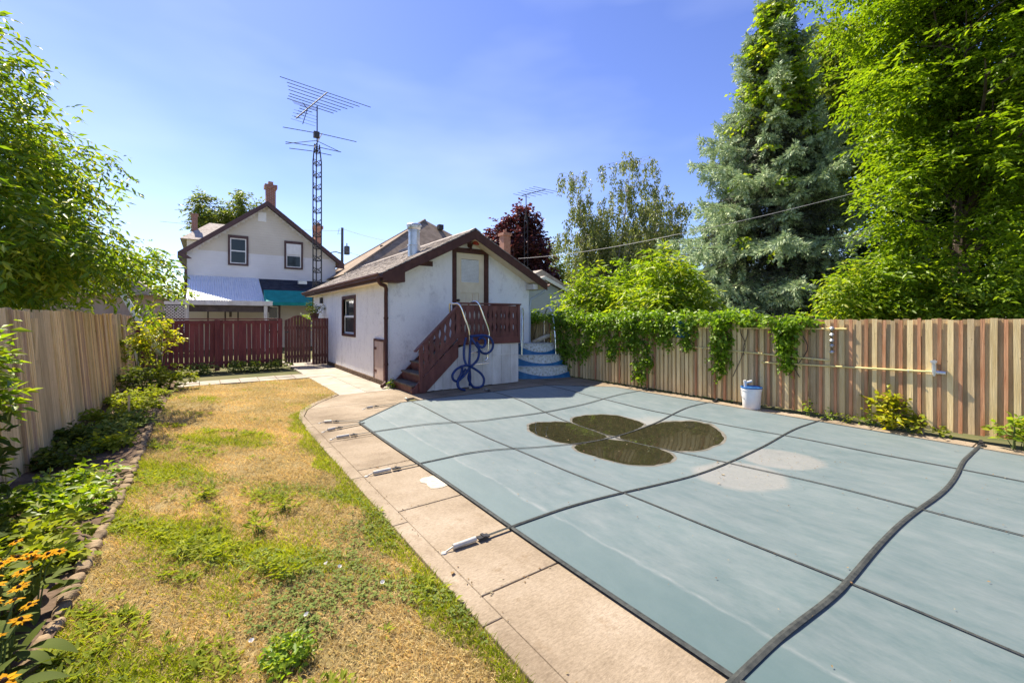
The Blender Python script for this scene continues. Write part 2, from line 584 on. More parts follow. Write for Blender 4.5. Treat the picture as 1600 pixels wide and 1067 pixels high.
    nt.links.new(nw.outputs['Fac'], ax0.inputs[0]); ax0.inputs[1].default_value = 0.16; nt.links.new(sx0.outputs[0], ax0.inputs[2])
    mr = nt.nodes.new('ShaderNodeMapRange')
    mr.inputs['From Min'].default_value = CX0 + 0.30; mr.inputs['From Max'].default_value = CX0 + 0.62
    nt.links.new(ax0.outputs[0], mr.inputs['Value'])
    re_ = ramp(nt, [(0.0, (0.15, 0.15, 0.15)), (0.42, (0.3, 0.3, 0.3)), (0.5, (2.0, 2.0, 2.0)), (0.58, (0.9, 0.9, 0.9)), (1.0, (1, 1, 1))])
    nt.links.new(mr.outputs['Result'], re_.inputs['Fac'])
    dust_gloss = mixc(nt, 1.0, r2.outputs[0], re_.outputs[0], 'MULTIPLY')
    # pale scuffs and specks
    n7 = noise(nt, 60, 3, 0.8, pos)
    r7 = ramp(nt, [(0.70, (0, 0, 0)), (0.80, (0.5, 0.5, 0.5))])
    nt.links.new(n7.outputs['Fac'], r7.inputs['Fac'])
    dust_gloss = mixc(nt, 1.0, dust_gloss, r7.outputs[0], 'ADD')
    c = mixc(nt, dust_gloss, r1.outputs[0], (0.24, 0.25, 0.245))
    # dried silt rings where puddles stood
    sx = nt.nodes.new('ShaderNodeSeparateXYZ'); nt.links.new(pos, sx.inputs[0])
    def blob(cx_, cy_, rx, ry, lo, hi):
        vm = nt.nodes.new('ShaderNodeMapping')
        vm.inputs['Location'].default_value = (-cx_ / rx, -cy_ / ry, 0)
        vm.inputs['Scale'].default_value = (1 / rx, 1 / ry, 0)
        nt.links.new(pos, vm.inputs['Vector'])
        nn = noise(nt, 1.4, 4, 0.6, pos)
        ln = nt.nodes.new('ShaderNodeVectorMath'); ln.operation = 'LENGTH'
        nt.links.new(vm.outputs[0], ln.inputs[0])
        ad = nt.nodes.new('ShaderNodeMath'); ad.operation = 'MULTIPLY_ADD'
        nt.links.new(nn.outputs['Fac'], ad.inputs[0]); ad.inputs[1].default_value = 0.5
        nt.links.new(ln.outputs['Value'], ad.inputs[2])
        rr = ramp(nt, [(lo, (1, 1, 1)), (hi, (0, 0, 0))])
        nt.links.new(ad.outputs[0], rr.inputs['Fac'])
        return rr.outputs[0]
    n5 = noise(nt, 45, 4, 0.8, pos)
    rs = ramp(nt, [(0.3, (0.22, 0.18, 0.145)), (0.7, (0.36, 0.305, 0.26))])
    nt.links.new(n5.outputs['Fac'], rs.inputs['Fac'])
    for a in SILT:
        k = blob(*a, 0.86, 1.30)
        k2 = nt.nodes.new('ShaderNodeMath'); k2.operation = 'MULTIPLY'; nt.links.new(k, k2.inputs[0]); k2.inputs[1].default_value = 0.38
        c = mixc(nt, k2.outputs[0], c, rs.outputs[0])
    nt.links.new(c, b.inputs['Base Color'])
    b.inputs['Sheen Weight'].default_value = 0.25
    b.inputs['Sheen Roughness'].default_value = 0.5
    n6 = noise(nt, 3.0, 6, 0.62, pos, (1.6, 0.7, 1))
    bump(nt, b, n6.outputs['Fac'], 0.2, 0.03)
    paint('strap_black', (0.022, 0.026, 0.026), (0.06, 0.065, 0.06), 25, 0.75, 0.3, bs=0.4, bscale=300)
    paint('buckle_black', (0.015, 0.015, 0.016), (0.03, 0.03, 0.03), 25, 0.5, 0.4, bs=0.0)
    paint('spring_sleeve', (0.36, 0.34, 0.30), (0.55, 0.53, 0.48), 16, 0.5, 0.4, 0.15, bs=0.1)
    m, nt, b = base_mat('murky_water', 0.06, 0.5)
    pos = wpos(nt)
    n1 = noise(nt, 16, 6, 0.8, pos)
    r1 = ramp(nt, [(0.38, (0.018, 0.018, 0.010)), (0.6, (0.036, 0.032, 0.016)), (0.76, (0.10, 0.085, 0.045))])
    nt.links.new(n1.outputs['Fac'], r1.inputs['Fac'])
    nt.links.new(r1.outputs[0], b.inputs['Base Color'])
    n2 = noise(nt, 40, 3, 0.7, pos)
    rr = ramp(nt, [(0.55, (0.04,) * 3), (0.72, (0.25,) * 3)])
    nt.links.new(n2.outputs['Fac'], rr.inputs['Fac'])
    nt.links.new(rr.outputs[0], b.inputs['Roughness'])
    b.inputs['Specular IOR Level'].default_value = 0.5
    paint('damp_silt', (0.10, 0.095, 0.075), (0.20, 0.185, 0.155), 9, 0.5, 0.4, bs=0.1)
    # houses
    paint('siding_cream', (0.60, 0.55, 0.46), (0.68, 0.63, 0.54), 0.6, 0.6, 0.3, bs=0.05)
    paint('siding_white', (0.68, 0.67, 0.66), (0.78, 0.77, 0.76), 0.6, 0.55, 0.3, bs=0.05)
    paint('siding_blue', (0.42, 0.48, 0.53), (0.50, 0.56, 0.60), 0.6, 0.55, 0.3, bs=0.05)
    paint('house_trim', (0.07, 0.035, 0.035), (0.10, 0.055, 0.05), 4, 0.5, 0.35, bs=0.05)
    paint('metal_white', (0.70, 0.73, 0.78), (0.80, 0.82, 0.86), 2, 0.35, 0.5, 0.1, bs=0.0)
    paint('awning_green', (0.0, 0.20, 0.17), (0.005, 0.27, 0.23), 3, 0.7, 0.3, bs=0.1)
    paint('timber_dark', (0.06, 0.045, 0.04), (0.11, 0.085, 0.075), 6, 0.7, 0.3, bs=0.2)
    paint('pole_timber', (0.07, 0.07, 0.075), (0.13, 0.125, 0.12), 6, 0.8, 0.2, sc3=(1, 1, 0.2), bs=0.3)
    paint('umbrella_cloth', (0.33, 0.37, 0.46), (0.42, 0.46, 0.55), 4, 0.8, 0.2, bs=0.1)
    m, nt, b = base_mat('brick', 0.9, 0.2)
    t = nt.nodes.new('ShaderNodeTexBrick')
    t.inputs['Scale'].default_value = 1.0
    t.inputs['Color1'].default_value = (0.30, 0.09, 0.06, 1); t.inputs['Color2'].default_value = (0.20, 0.06, 0.045, 1)
    t.inputs['Mortar'].default_value = (0.34, 0.29, 0.25, 1); t.inputs['Mortar Size'].default_value = 0.012
    t.inputs['Brick Width'].default_value = 0.22; t.inputs['Row Height'].default_value = 0.075
    pos = wpos(nt)
    sp = nt.nodes.new('ShaderNodeSeparateXYZ'); nt.links.new(pos, sp.inputs[0])
    ad = nt.nodes.new('ShaderNodeMath'); nt.links.new(sp.outputs[0], ad.inputs[0]); nt.links.new(sp.outputs[1], ad.inputs[1])
    cb = nt.nodes.new('ShaderNodeCombineXYZ'); nt.links.new(ad.outputs[0], cb.inputs[0]); nt.links.new(sp.outputs[2], cb.inputs[1])
    nt.links.new(cb.outputs[0], t.inputs['Vector'])
    nt.links.new(t.outputs['Color'], b.inputs['Base Color'])
    paint('brick_tan', (0.34, 0.17, 0.12), (0.46, 0.26, 0.19), 9, 0.9, 0.2, bs=0.3)
    m, nt, b = base_mat('glass', 0.06, 0.25)
    b.inputs['Base Color'].default_value = (0.035, 0.045, 0.05, 1)
    # stones and plants
    paint('edging_stone', (0.16, 0.115, 0.07), (0.32, 0.24, 0.15), 14, 0.95, 0.15, bs=0.8, bscale=70, var=0.2)
    paint('bark', (0.05, 0.038, 0.03), (0.13, 0.10, 0.08), 8, 0.95, 0.1, sc3=(1, 1, 0.25), bs=0.8, bscale=30)
    paint('bark_pale', (0.30, 0.28, 0.25), (0.55, 0.52, 0.48), 5, 0.9, 0.1, bs=0.4)
    paint('stem_green', (0.06, 0.10, 0.025), (0.12, 0.16, 0.05), 9, 0.7, 0.3, bs=0.0)
    leaf_mat('leaf_cherry', [(0.0895, 0.152, 0.014), (0.14, 0.235, 0.021), (0.217, 0.307, 0.0292), (0.358, 0.368, 0.035)], 0.42)
    leaf_mat('leaf_elm', [(0.0959, 0.166, 0.0105), (0.144, 0.238, 0.014), (0.203, 0.302, 0.0193), (0.269, 0.35, 0.0263)], 0.45)
    leaf_mat('leaf_dark', [(0.0269, 0.0628, 0.0138), (0.0449, 0.0897, 0.0193), (0.0672, 0.112, 0.0276)], 0.3)
    leaf_mat('leaf_bright', [(0.124, 0.208, 0.0136), (0.178, 0.284, 0.0194), (0.266, 0.35, 0.0292), (0.356, 0.386, 0.0437)], 0.45)
    leaf_mat('leaf_gold', [(0.203, 0.255, 0.0183), (0.345, 0.365, 0.0243), (0.547, 0.456, 0.0365)], 0.45)
    leaf_mat('leaf_maple', [(0.051, 0.0238, 0.0306), (0.0935, 0.0374, 0.0425), (0.153, 0.0612, 0.0595)], 0.25, tcol=(1.6, 0.8, 0.7))
    leaf_mat('leaf_birch', [(0.135, 0.178, 0.0508), (0.198, 0.24, 0.0762), (0.271, 0.283, 0.102)], 0.35, tcol=(1.3, 1.3, 0.7))
    leaf_mat('leaf_walnut', [(0.101, 0.146, 0.0315), (0.151, 0.2, 0.0441), (0.235, 0.262, 0.063)], 0.4)
    leaf_mat('leaf_vine', [(0.102, 0.191, 0.0136), (0.169, 0.285, 0.0194), (0.25, 0.362, 0.0292)], 0.4)
    leaf_mat('leaf_weed', [(0.144, 0.186, 0.0203), (0.23, 0.28, 0.0253), (0.344, 0.355, 0.0405)], 0.35, 0.7, spec=0.15)
    leaf_mat('leaf_clover', [(0.118, 0.168, 0.0504), (0.176, 0.227, 0.0616), (0.255, 0.286, 0.0896)], 0.3, 0.85, spec=0.08)
    leaf_mat('leaf_susan', [(0.0571, 0.0869, 0.017), (0.0856, 0.116, 0.0208), (0.134, 0.152, 0.0284)], 0.3, 0.75, spec=0.12)
    leaf_mat('needle', [(0.222, 0.324, 0.19), (0.344, 0.455, 0.273), (0.504, 0.607, 0.367), (0.647, 0.72, 0.435)], 0.12, 0.55, tcol=(1, 1, 1))
    leaf_mat('needle_shaded', [(0.035, 0.045, 0.03), (0.06, 0.07, 0.05), (0.09, 0.085, 0.06)], 0.1, 0.7, tcol=(1, 1, 1))
    leaf_mat('needle_old', [(0.10, 0.075, 0.05), (0.16, 0.12, 0.08)], 0.1, 0.7, tcol=(1, 1, 1))
    leaf_mat('straw', [(0.423, 0.316, 0.132), (0.644, 0.498, 0.233), (0.814, 0.659, 0.352), (0.711, 0.478, 0.221)], 0.3, 0.7, tcol=(1.1, 1.0, 0.7))
    leaf_mat('grass_green', [(0.19, 0.233, 0.0208), (0.275, 0.331, 0.026), (0.423, 0.413, 0.0468)], 0.35, 0.5)
    leaf_mat('petal', [(0.50, 0.21, 0.001), (0.58, 0.28, 0.002), (0.62, 0.34, 0.003)], 0.25, 0.7, tcol=(1.1, 0.9, 0.2), spec=0.08)
    paint('cone_brown', (0.03, 0.014, 0.008), (0.07, 0.03, 0.015), 60, 0.8, 0.2, bs=0.5)
    leaf_mat('petal_white', [(0.7, 0.66, 0.68), (0.8, 0.78, 0.8)], 0.2, 0.5, tcol=(1, 1, 1))
    leaf_mat('litter', [(0.12, 0.06, 0.03), (0.25, 0.16, 0.07), (0.36, 0.30, 0.2)], 0.1, 0.8, tcol=(1, 1, 1))

SILT = []
CX0 = 1.77

# ------------------------------------------------------------------ the pool surround
CX0, CX1 = 1.77, 7.18            # cover edges in X
CY0, CY1 = -2.6, 7.28            # cover edges in Y
SX = [2.97, 4.70, 6.10]          # long straps
SY = [5.6, 4.12, 2.475, 0.90, -0.7]   # cross straps
FENCE_X = 7.62
LEFT_X = -1.43
SILT += [(4.85, 4.05, 1.45, 1.4), (4.42, 2.2, 0.62, 0.62), (5.25, 2.15, 0.5, 0.55)]
make_materials()

def sstep(a, b, x):
    t = min(1, max(0, (x - a) / (b - a)))
    return t * t * (3 - 2 * t)

def cover_z(x, y):
    """height of the cover: flat on the coping, then a shallow sag with slack panels between the straps"""
    e = min(x - CX0, CX1 - x, CY1 - y)
    e = min(e, (CX0 + CY1 - 0) and ((x - CX0) + (CY1 - y) - 1.05) * 0.75, ((CX1 - x) + (CY1 - y) - 1.05) * 0.75)
    s = sstep(0.28, 2.3, e)
    z = 0.014 - 0.055 * s - 0.145 * sstep(.3, 1.6, e) * math.exp(-((x - 4.7) ** 2 + (y - 4.1) ** 2) / 2.9)
    k = sstep(0.30, 0.55, e)
    bx = min(abs(x - q) for q in SX + [CX0 + .3, CX1 - .3])
    by = min(abs(y - q) for q in SY + [CY1 - .3])
    z -= 0.022 * k * (1 - math.exp(-min(bx, by) * 4))
    z += 0.006 * k * math.sin(x * 3.1 + y * 1.7) * math.sin(y * 2.3 - x)
    return z

def build_setting():
    # far ground with an opening for the pool
    mb = MB()
    B = 600
    hx0, hx1, hy0, hy1 = 2.25, 6.7, -2.2, 6.8
    z = -0.035
    for x0, x1, y0, y1 in ((-B, hx0, -B, B), (hx1, B, -B, B), (hx0, hx1, hy1, B), (hx0, hx1, -B, hy0)):
        mb.add([(x0, y0, z), (x1, y0, z), (x1, y1, z), (x0, y1, z)], [(0, 1, 2, 3)])
    structure(mb.build('ground', 'far_ground'))
    # lawn sheet with soft unevenness
    def lawn_edge(y):
        """right edge of the grass (the concrete bulges in, then steps back to the garage pad)"""
        pts = [(-3, 1.10), (5.6, 1.10), (6.2, 1.13), (6.9, 1.13), (7.5, 1.28), (8.1, 1.55), (8.6, 1.95), (8.9, 2.12), (12.2, 2.12)]
        for (a, xa), (b_, xb) in zip(pts, pts[1:]):
            if a <= y <= b_:
                return xa + (xb - xa) * (y - a) / (b_ - a)
        return pts[-1][1]
    build_setting.edge = lawn_edge
    NX, NY = 36, 120
    vs_, fs = [], []
    for j in range(NY + 1):
        y = -1.5 + (11.85 + 1.5) * j / NY
        e = lawn_edge(y) + 0.01
        for i in range(NX + 1):
            x = -0.62 + (e + 0.62) * i / NX
            zz = -0.018 + 0.012 * math.sin(x * 5 + y * 2) * math.sin(y * 3.1) + random.uniform(-.004, .004)
            vs_.append((x, y, zz))
    for j in range(NY):
        for i in range(NX):
            a = j * (NX + 1) + i
            fs.append((a, a + 1, a + NX + 2, a + NX + 1))
    mb = MB(); mb.add(vs_, fs)
    structure(mb.build('lawn', 'turf', smooth=True))
    # garden bed
    vs_, fs = [], []
    NX, NY = 14, 100
    for j in range(NY + 1):
        y = -0.5 + 15.3 * j / NY
        for i in range(NX + 1):
            x = -1.6 + 1.02 * i / NX
            vs_.append((x, y, 0.0 + 0.03 * math.sin(x * 9 + y * 3) * math.sin(y * 4.3 + x) + random.uniform(-.012, .012)))
    for j in range(NY):
        for i in range(NX):
            a = j * (NX + 1) + i
            fs.append((a, a + 1, a + NX + 2, a + NX + 1))
    mb = MB(); mb.add(vs_, fs)
    structure(mb.build('garden_bed', 'soil', smooth=True))
    # concrete surround as slabs with open joints
    deck = structure(MB().box(1.30, 7.5, 6.9, 7.0, -0.10, -0.09).build('pool_deck', 'concrete'))
    def slab(poly, name='slab', mat='concrete'):
        m_ = MB(); m_.prism(poly, 'z', -0.12, 0.0)
        m_.build(name, mat, deck, bevel=0.006)
    ys = [-2.4, -0.55, 0.72, 1.98, 3.22, 4.32, 5.5, 6.6]
    for a, b_ in zip(ys, ys[1:]):
        slab([(1.215, a + .005), (2.05, a + .005), (2.05, b_ - .005), (1.215, b_ - .005)])
        slab([(1.10, a + .003 - .2), (1.2125, a + .003 - .2), (1.2125, b_ - .203), (1.10, b_ - .203)], 'edge_strip')
    slab([(1.215, 6.605), (2.2, 6.605), (2.75, 7.05), (3.0, 7.05), (3.0, 7.68), (1.36, 7.68), (1.23, 7.2)])
    slab([(1.12, 6.41), (1.2125, 6.41), (1.222, 7.2), (1.352, 7.69), (1.6, 8.15), (2.12, 8.84), (2.04, 8.9), (1.52, 8.2), (1.25, 7.7), (1.13, 7.1)], 'edge_strip')
    slab([(1.37, 7.69), (3.2, 7.69), (3.2, 8.78), (2.11, 8.78), (1.62, 8.15)])
    xs = [3.21, 4.35, 5.6, 6.75]
    for a, b_ in zip(xs, xs[1:]):
        slab([(a, 7.02), (b_ - .01, 7.02), (b_ - .01, 9.2), (a, 9.2)])
    slab([(6.75, 6.9), (7.58, 6.9), (7.58, 10.4), (6.75, 10.4)])
    for a, b_ in zip([-2.4, -0.4, 0.95, 1.9, 3.1, 4.4, 5.7], [-0.4, 0.95, 1.9, 3.1, 4.4, 5.7, 6.9]):
        slab([(6.9, a + .005), (7.58 - random.uniform(0, .05), a + .005), (7.57 - random.uniform(0, .05), b_ - .005), (6.9, b_ - .005)])
    slab([(7.145, 9.3), (7.58, 9.3), (7.58, 14), (7.145, 14)]) if False else None
    # white repair patch
    c = on_z(683, 752)
    pts = []
    for k in range(18):
        a = k / 18 * 2 * math.pi
        r = (1 / max(abs(math.cos(a)), abs(math.sin(a)))) * random.uniform(.8, 1.02)
        pts.append((c.x + .13 * r * math.cos(a), c.y + .155 * r * math.sin(a)))
    m_ = MB(); m_.prism(pts, 'z', 0.001, 0.004); m_.build('repair_patch', 'patch_white', deck)
    # pad beside the garage, long planks of poured concrete
    pad = structure(MB().box(2.2, 3.2, 9.0, 9.1, -0.11, -0.1).build('side_pad', 'pale_concrete'))
    yy = [8.795, 10.3, 11.9, 13.6, 15.2, 17.0]
    for a, b_ in zip(yy, yy[1:]):
        for x0, x1 in ((2.13, 2.66), (2.667, 3.235)):
            m_ = MB(); m_.box(x0, x1, a, b_ - .008, -0.12, -0.004 + random.uniform(-.004, .004)); m_.build('slab', 'pale_concrete', pad, bevel=0.005)
    # row of pavers in front of the red fence
    path = structure(MB().box(-0.5, 2.1, 12.0, 12.05, -0.11, -0.1).build('paver_path', 'pale_concrete'))
    pm = MB().box(-.19, .19, -.19, .19, -.05, 0).mesh('paver', 'pale_concrete')
    for j in range(2):
        for i in range(7):
            o = link('paver', pm, path, (-0.32 + i * .392, 12.06 + j * .392, random.uniform(-.008, .004)))
            o.rotation_euler = (random.uniform(-.01, .01), random.uniform(-.01, .01), random.uniform(-.02, .02))

build_setting()

def build_cover():
    t = thing('pool_cover', 'large grey green vinyl safety cover strapped over the pool', 'pool cover', (4.4, 3, 0))
    N = 0.09
    nx = int((CX1 - CX0) / N); ny = int((CY1 - CY0) / N)
    vs_ = []; fs = []; idx = {}
    for j in range(ny + 1):
        for i in range(nx + 1):
            x = CX0 + (CX1 - CX0) * i / nx; y = CY0 + (CY1 - CY0) * j / ny
            # cut corners at the far end
            cut = 1.02
            dl = (x - CX0) + (CY1 - y); dr = (CX1 - x) + (CY1 - y)
            if dl < cut:
                k = (cut - dl) / 2; x += k; y -= k
            elif dr < cut:
                k = (cut - dr) / 2; x -= k; y -= k
            idx[i, j] = len(vs_); vs_.append((x, y, cover_z(x, y)))
    for j in range(ny):
        for i in range(nx):
            q = [idx[i, j], idx[i + 1, j], idx[i + 1, j + 1], idx[i, j + 1]]
            p = [Vector(vs_[k]) for k in q]
            if ((p[1] - p[0]).cross(p[3] - p[0])).length + ((p[2] - p[1]).cross(p[3] - p[1])).length < 1e-5:
                continue
            fs.append(tuple(q))
    mb = MB(); mb.add(vs_, fs)
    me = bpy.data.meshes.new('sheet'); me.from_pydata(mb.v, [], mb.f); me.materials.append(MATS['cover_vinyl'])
    me.polygons.foreach_set('use_smooth', [True] * len(me.polygons))
    me.validate(); me.update()
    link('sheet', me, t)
    # hem binding round the edge
    def ribbon(pts, w, lift=0.006, thick=0.004, wav=0.0):
        m_ = MB()
        n = len(pts)
        rows = []
        for i, p in enumerate(pts):
            a = Vector(pts[max(i - 1, 0)]); b_ = Vector(pts[min(i + 1, n - 1)])
            d = (b_ - a); d.z = 0; d.normalize(); s = Vector((-d.y, d.x, 0))
            off = wav * math.sin(i * .9) if wav else 0
            rows.append([Vector(p) + s * (w / 2 + off) + Vector((0, 0, lift)), Vector(p) + s * (off) + Vector((0, 0, lift + thick)), Vector(p) + s * (-w / 2 + off) + Vector((0, 0, lift))])
        vv = [q for r_ in rows for q in r_]
        ff = []
        for i in range(n - 1):
            for k in range(2):
                ff.append((i * 3 + k, i * 3 + k + 1, i * 3 + k + 4, i * 3 + k + 3))
        m_.add(vv, ff)
        return m_
    hem = []
    c = 1.02
    for a, b_ in (((CX0, CY0), (CX0, CY1 - c)), ((CX0, CY1 - c), (CX0 + c, CY1)), ((CX0 + c, CY1), (CX1 - c, CY1)), ((CX1 - c, CY1), (CX1, CY1 - c)), ((CX1, CY1 - c), (CX1, CY0))):
        for k in range(30):
            x = a[0] + (b_[0] - a[0]) * k / 30; y = a[1] + (b_[1] - a[1]) * k / 30
            hem.append((x + .006 * math.sin(y * 2.2), y, cover_z(x, y)))
    ribbon(hem, 0.032, 0.004).build('hem', 'strap_black', t)
    def anchor(parent, p, d, L=0.2):
        """spring in its sleeve, buckle and brass anchor; p = where the strap ends, d = outward"""
        p = Vector(p); d = Vector(d).normalized()
        s = MB().tube([p + d * .1 + Vector((0, 0, .024)), p + d * (.1 + L) + Vector((0, 0, .022))], .017, 12)
        s.tube([p + d * (.1 + L) + Vector((0, 0, .022)), p + d * (.16 + L) + Vector((0, 0, .004))], .005, 6)
        s.build('spring', 'spring_sleeve', parent, True)
        b2 = MB().bar(p + Vector((0, 0, .02)), p + d * .085 + Vector((0, 0, .022)), .042, .010)
        b2.bar(p + d * .03 + Vector((0, 0, .03)), p + d * .05 + Vector((0, 0, .03)), .05, .008)
        b2.build('buckle', 'buckle_black', parent)
        MB().lathe([(0, .007), (.016, .007), (.02, .001)], tuple(p + d * (.165 + L)), 12).build('deck_anchor', 'spring_sleeve', parent)
    for k, y in enumerate(SY):
        pts = []
        x = CX0 - 0.2
        while x < CX1 + .2:
            w = 0.03 * math.sin((x - CX0) * 2.1 + k) * sstep(.2, 1.2, min(x - CX0, CX1 - x)) if k == 3 else 0.012 * math.sin(x * 1.7 + k * 2)
            zz = cover_z(x, y) if CX0 < x < CX1 else 0.012
            pts.append((x, y + w, max(zz, zz)))
            x += .06
        st = ribbon(pts, 0.034 if k == 3 else .025, .008, .005).build('cross_strap', 'strap_black', t)
        anchor(st, (CX0 - .2, pts[0][1], .0), (-1, 0, 0), 0.17 if k else .15)
        # folded loose end of the strap at the fence side
        e = Vector((CX1 + .2, pts[-1][1], 0))
        MB().bar(e + Vector((-.02, 0, .02)), e + Vector((.09, 0, .014)), .05, .02).bar(e + Vector((.05, 0, .03)), e + Vector((.12, .015, .05)), .03, .012).build('buckle', 'buckle_black', st)
    for k, x in enumerate(SX):
        pts = []
        y = CY0
        top = CY1 + .12
        while y < top:
            zz = cover_z(x, y) if y < CY1 else .012
            pts.append((x + .008 * math.sin(y * 1.9 + k), y, zz)); y += .06
        st = ribbon(pts, .019, .005, .004).build('long_strap', 'strap_black', t)
        if k < 2:
            anchor(st, (x, top - .02, 0), (0.15, 1, 0), .12)
    # two straps fanning from the cut corner
    for a, d in (((CX0 + .08, CY1 - c + .05), (-.9, .45, 0)), ((CX0 + c - .1, CY1 - .05), (-.85, -.1, 0)), ((CX0 + .06, CY1 - c - .1), (-1, -.22, 0))):
        d = Vector(d).normalized(); a = Vector((a[0], a[1], .014))
        pts = [tuple(a + d * (.03 * i)) for i in range(12)]
        st = ribbon(pts, .035, .008, .005).build('corner_strap', 'strap_black', t)
        anchor(st, Vector((pts[-1][0], pts[-1][1], 0)), d, .1)
    # standing water: four lobes between the crossing straps
    for (x0, x1, y0, y1) in PUD:
        c0 = Vector(((x0 + x1) / 2, (y0 + y1) / 2, 0))
        pts = []
        nseg = 56
        for k in range(nseg):
            a = 2 * math.pi * k / nseg
            ca, sa = math.cos(a), math.sin(a)
            nr = 6.0 if (ca > 0) == (c0.x < 4.7) and (sa > 0) == (c0.y < 4.12) else (3.0 if ((ca > 0) == (c0.x < 4.7)) != ((sa > 0) == (c0.y < 4.12)) else 2.0)
            r = (abs(ca) ** nr + abs(sa) ** nr) ** (-1 / nr)
            r *= 1 + .03 * math.sin(3 * a + x0 * 7) + .02 * math.sin(5 * a + y0 * 9) + .012 * math.sin(11 * a + x0) + random.uniform(-.012, .012)
            pts.append(c0 + Vector(((x1 - x0) / 2 * ca * r, (y1 - y0) / 2 * sa * r, 0)))
        # fans with rings so that they follow the cover; a wider damp margin lies under each lobe
        for scale, up_, nm, mt in ((1.07, .0028, 'damp_margin', 'damp_silt'), (1.0, .0055, 'puddle', 'murky_water')):
            vv = [(c0.x, c0.y, cover_z(c0.x, c0.y) + up_)]
            ff = []
            rings = 8
            for rg in range(1, rings + 1):
                for q in pts:
                    p = c0.lerp(q, rg / rings * (scale + (random.uniform(-.012, .012) if rg == rings else 0)))
                    vv.append((p.x, p.y, cover_z(p.x, p.y) + (up_ - .0015 if rg == rings else up_)))
            for k in range(nseg):
                ff.append((0, 1 + k, 1 + (k + 1) % nseg))
                for rg in range(rings - 1):
                    a0 = 1 + rg * nseg
                    ff.append((a0 + k, a0 + nseg + k, a0 + nseg + (k + 1) % nseg, a0 + (k + 1) % nseg))
            mm = MB(); mm.add(vv, ff); mm.build(nm, mt, t, True)

PUD = [(3.80, 4.692, 4.125, 5.24), (4.708, 5.62, 4.13, 5.18), (4.708, 6.0, 2.96, 4.112), (3.76, 4.69, 2.96, 4.108)]
build_cover()

def scatter_litter():
    """dry leaves and crumbs lying on the cover"""
    n = 700
    P = []
    for i in range(n):
        if i < 260:
            q = random.choice(SILT)
            x = random.gauss(q[0], q[2] * .55); y = random.gauss(q[1], q[3] * .55)
        elif i < 420:
            x = random.choice(SX[1:]) + random.gauss(0, .03); y = random.uniform(-1, 6.5)
        else:
            x = random.uniform(CX0 + .3, CX1 - .2); y = random.uniform(-.5, 6.8)
        x = min(max(x, CX0 + .1), CX1 - .1); y = min(y, CY1 - .9)
        P.append((x, y, cover_z(x, y) + .011))
    # crumbs on the concrete and along its joints
    for i in range(260):
        if i < 90:
            x, y = random.uniform(1.2, 1.74), random.choice([.72, 1.98, 3.22, 4.32, 5.5]) + random.gauss(0, .02)
        elif i < 180:
            x, y = 1.21 + random.gauss(0, .015), random.uniform(.5, 6.5)
        else:
            x, y = random.uniform(7.22, 7.55), random.uniform(.5, 6.8)
        P.append((x, y, .004))
    n = len(P)
    P = np.array(P)
    D = rand_dirs(n) * np.array([1, 1, .15])
    s = RNG.uniform(.006, .02, n); s[::60] *= 2.6
    v, f = leaf_quads(P, D, np.tile([0, 0, 1.0], (n, 1)) + rand_dirs(n) * .3, s, s * .6)
    o = link('leaf_litter', np_mesh('leaf_litter', v, f, 'litter'))
    stuff(tag(o, 'dry leaf crumbs scattered over the pool cover', 'leaf litter'))
scatter_litter()

# ------------------------------------------------------------------ garage
GX0, GX1, GY0, GY1 = 3.24, 7.14, 9.22, 17.2
GC = 5.22
EAVE_L, EAVE_R, EZ, RZ = 3.0, 7.44, 2.47, 3.63
SL = (RZ - EZ) / (GC - EAVE_L)
RF = 8.83                       # front edge of the roof

def roof_z(x):
    return RZ - SL * abs(x - GC)

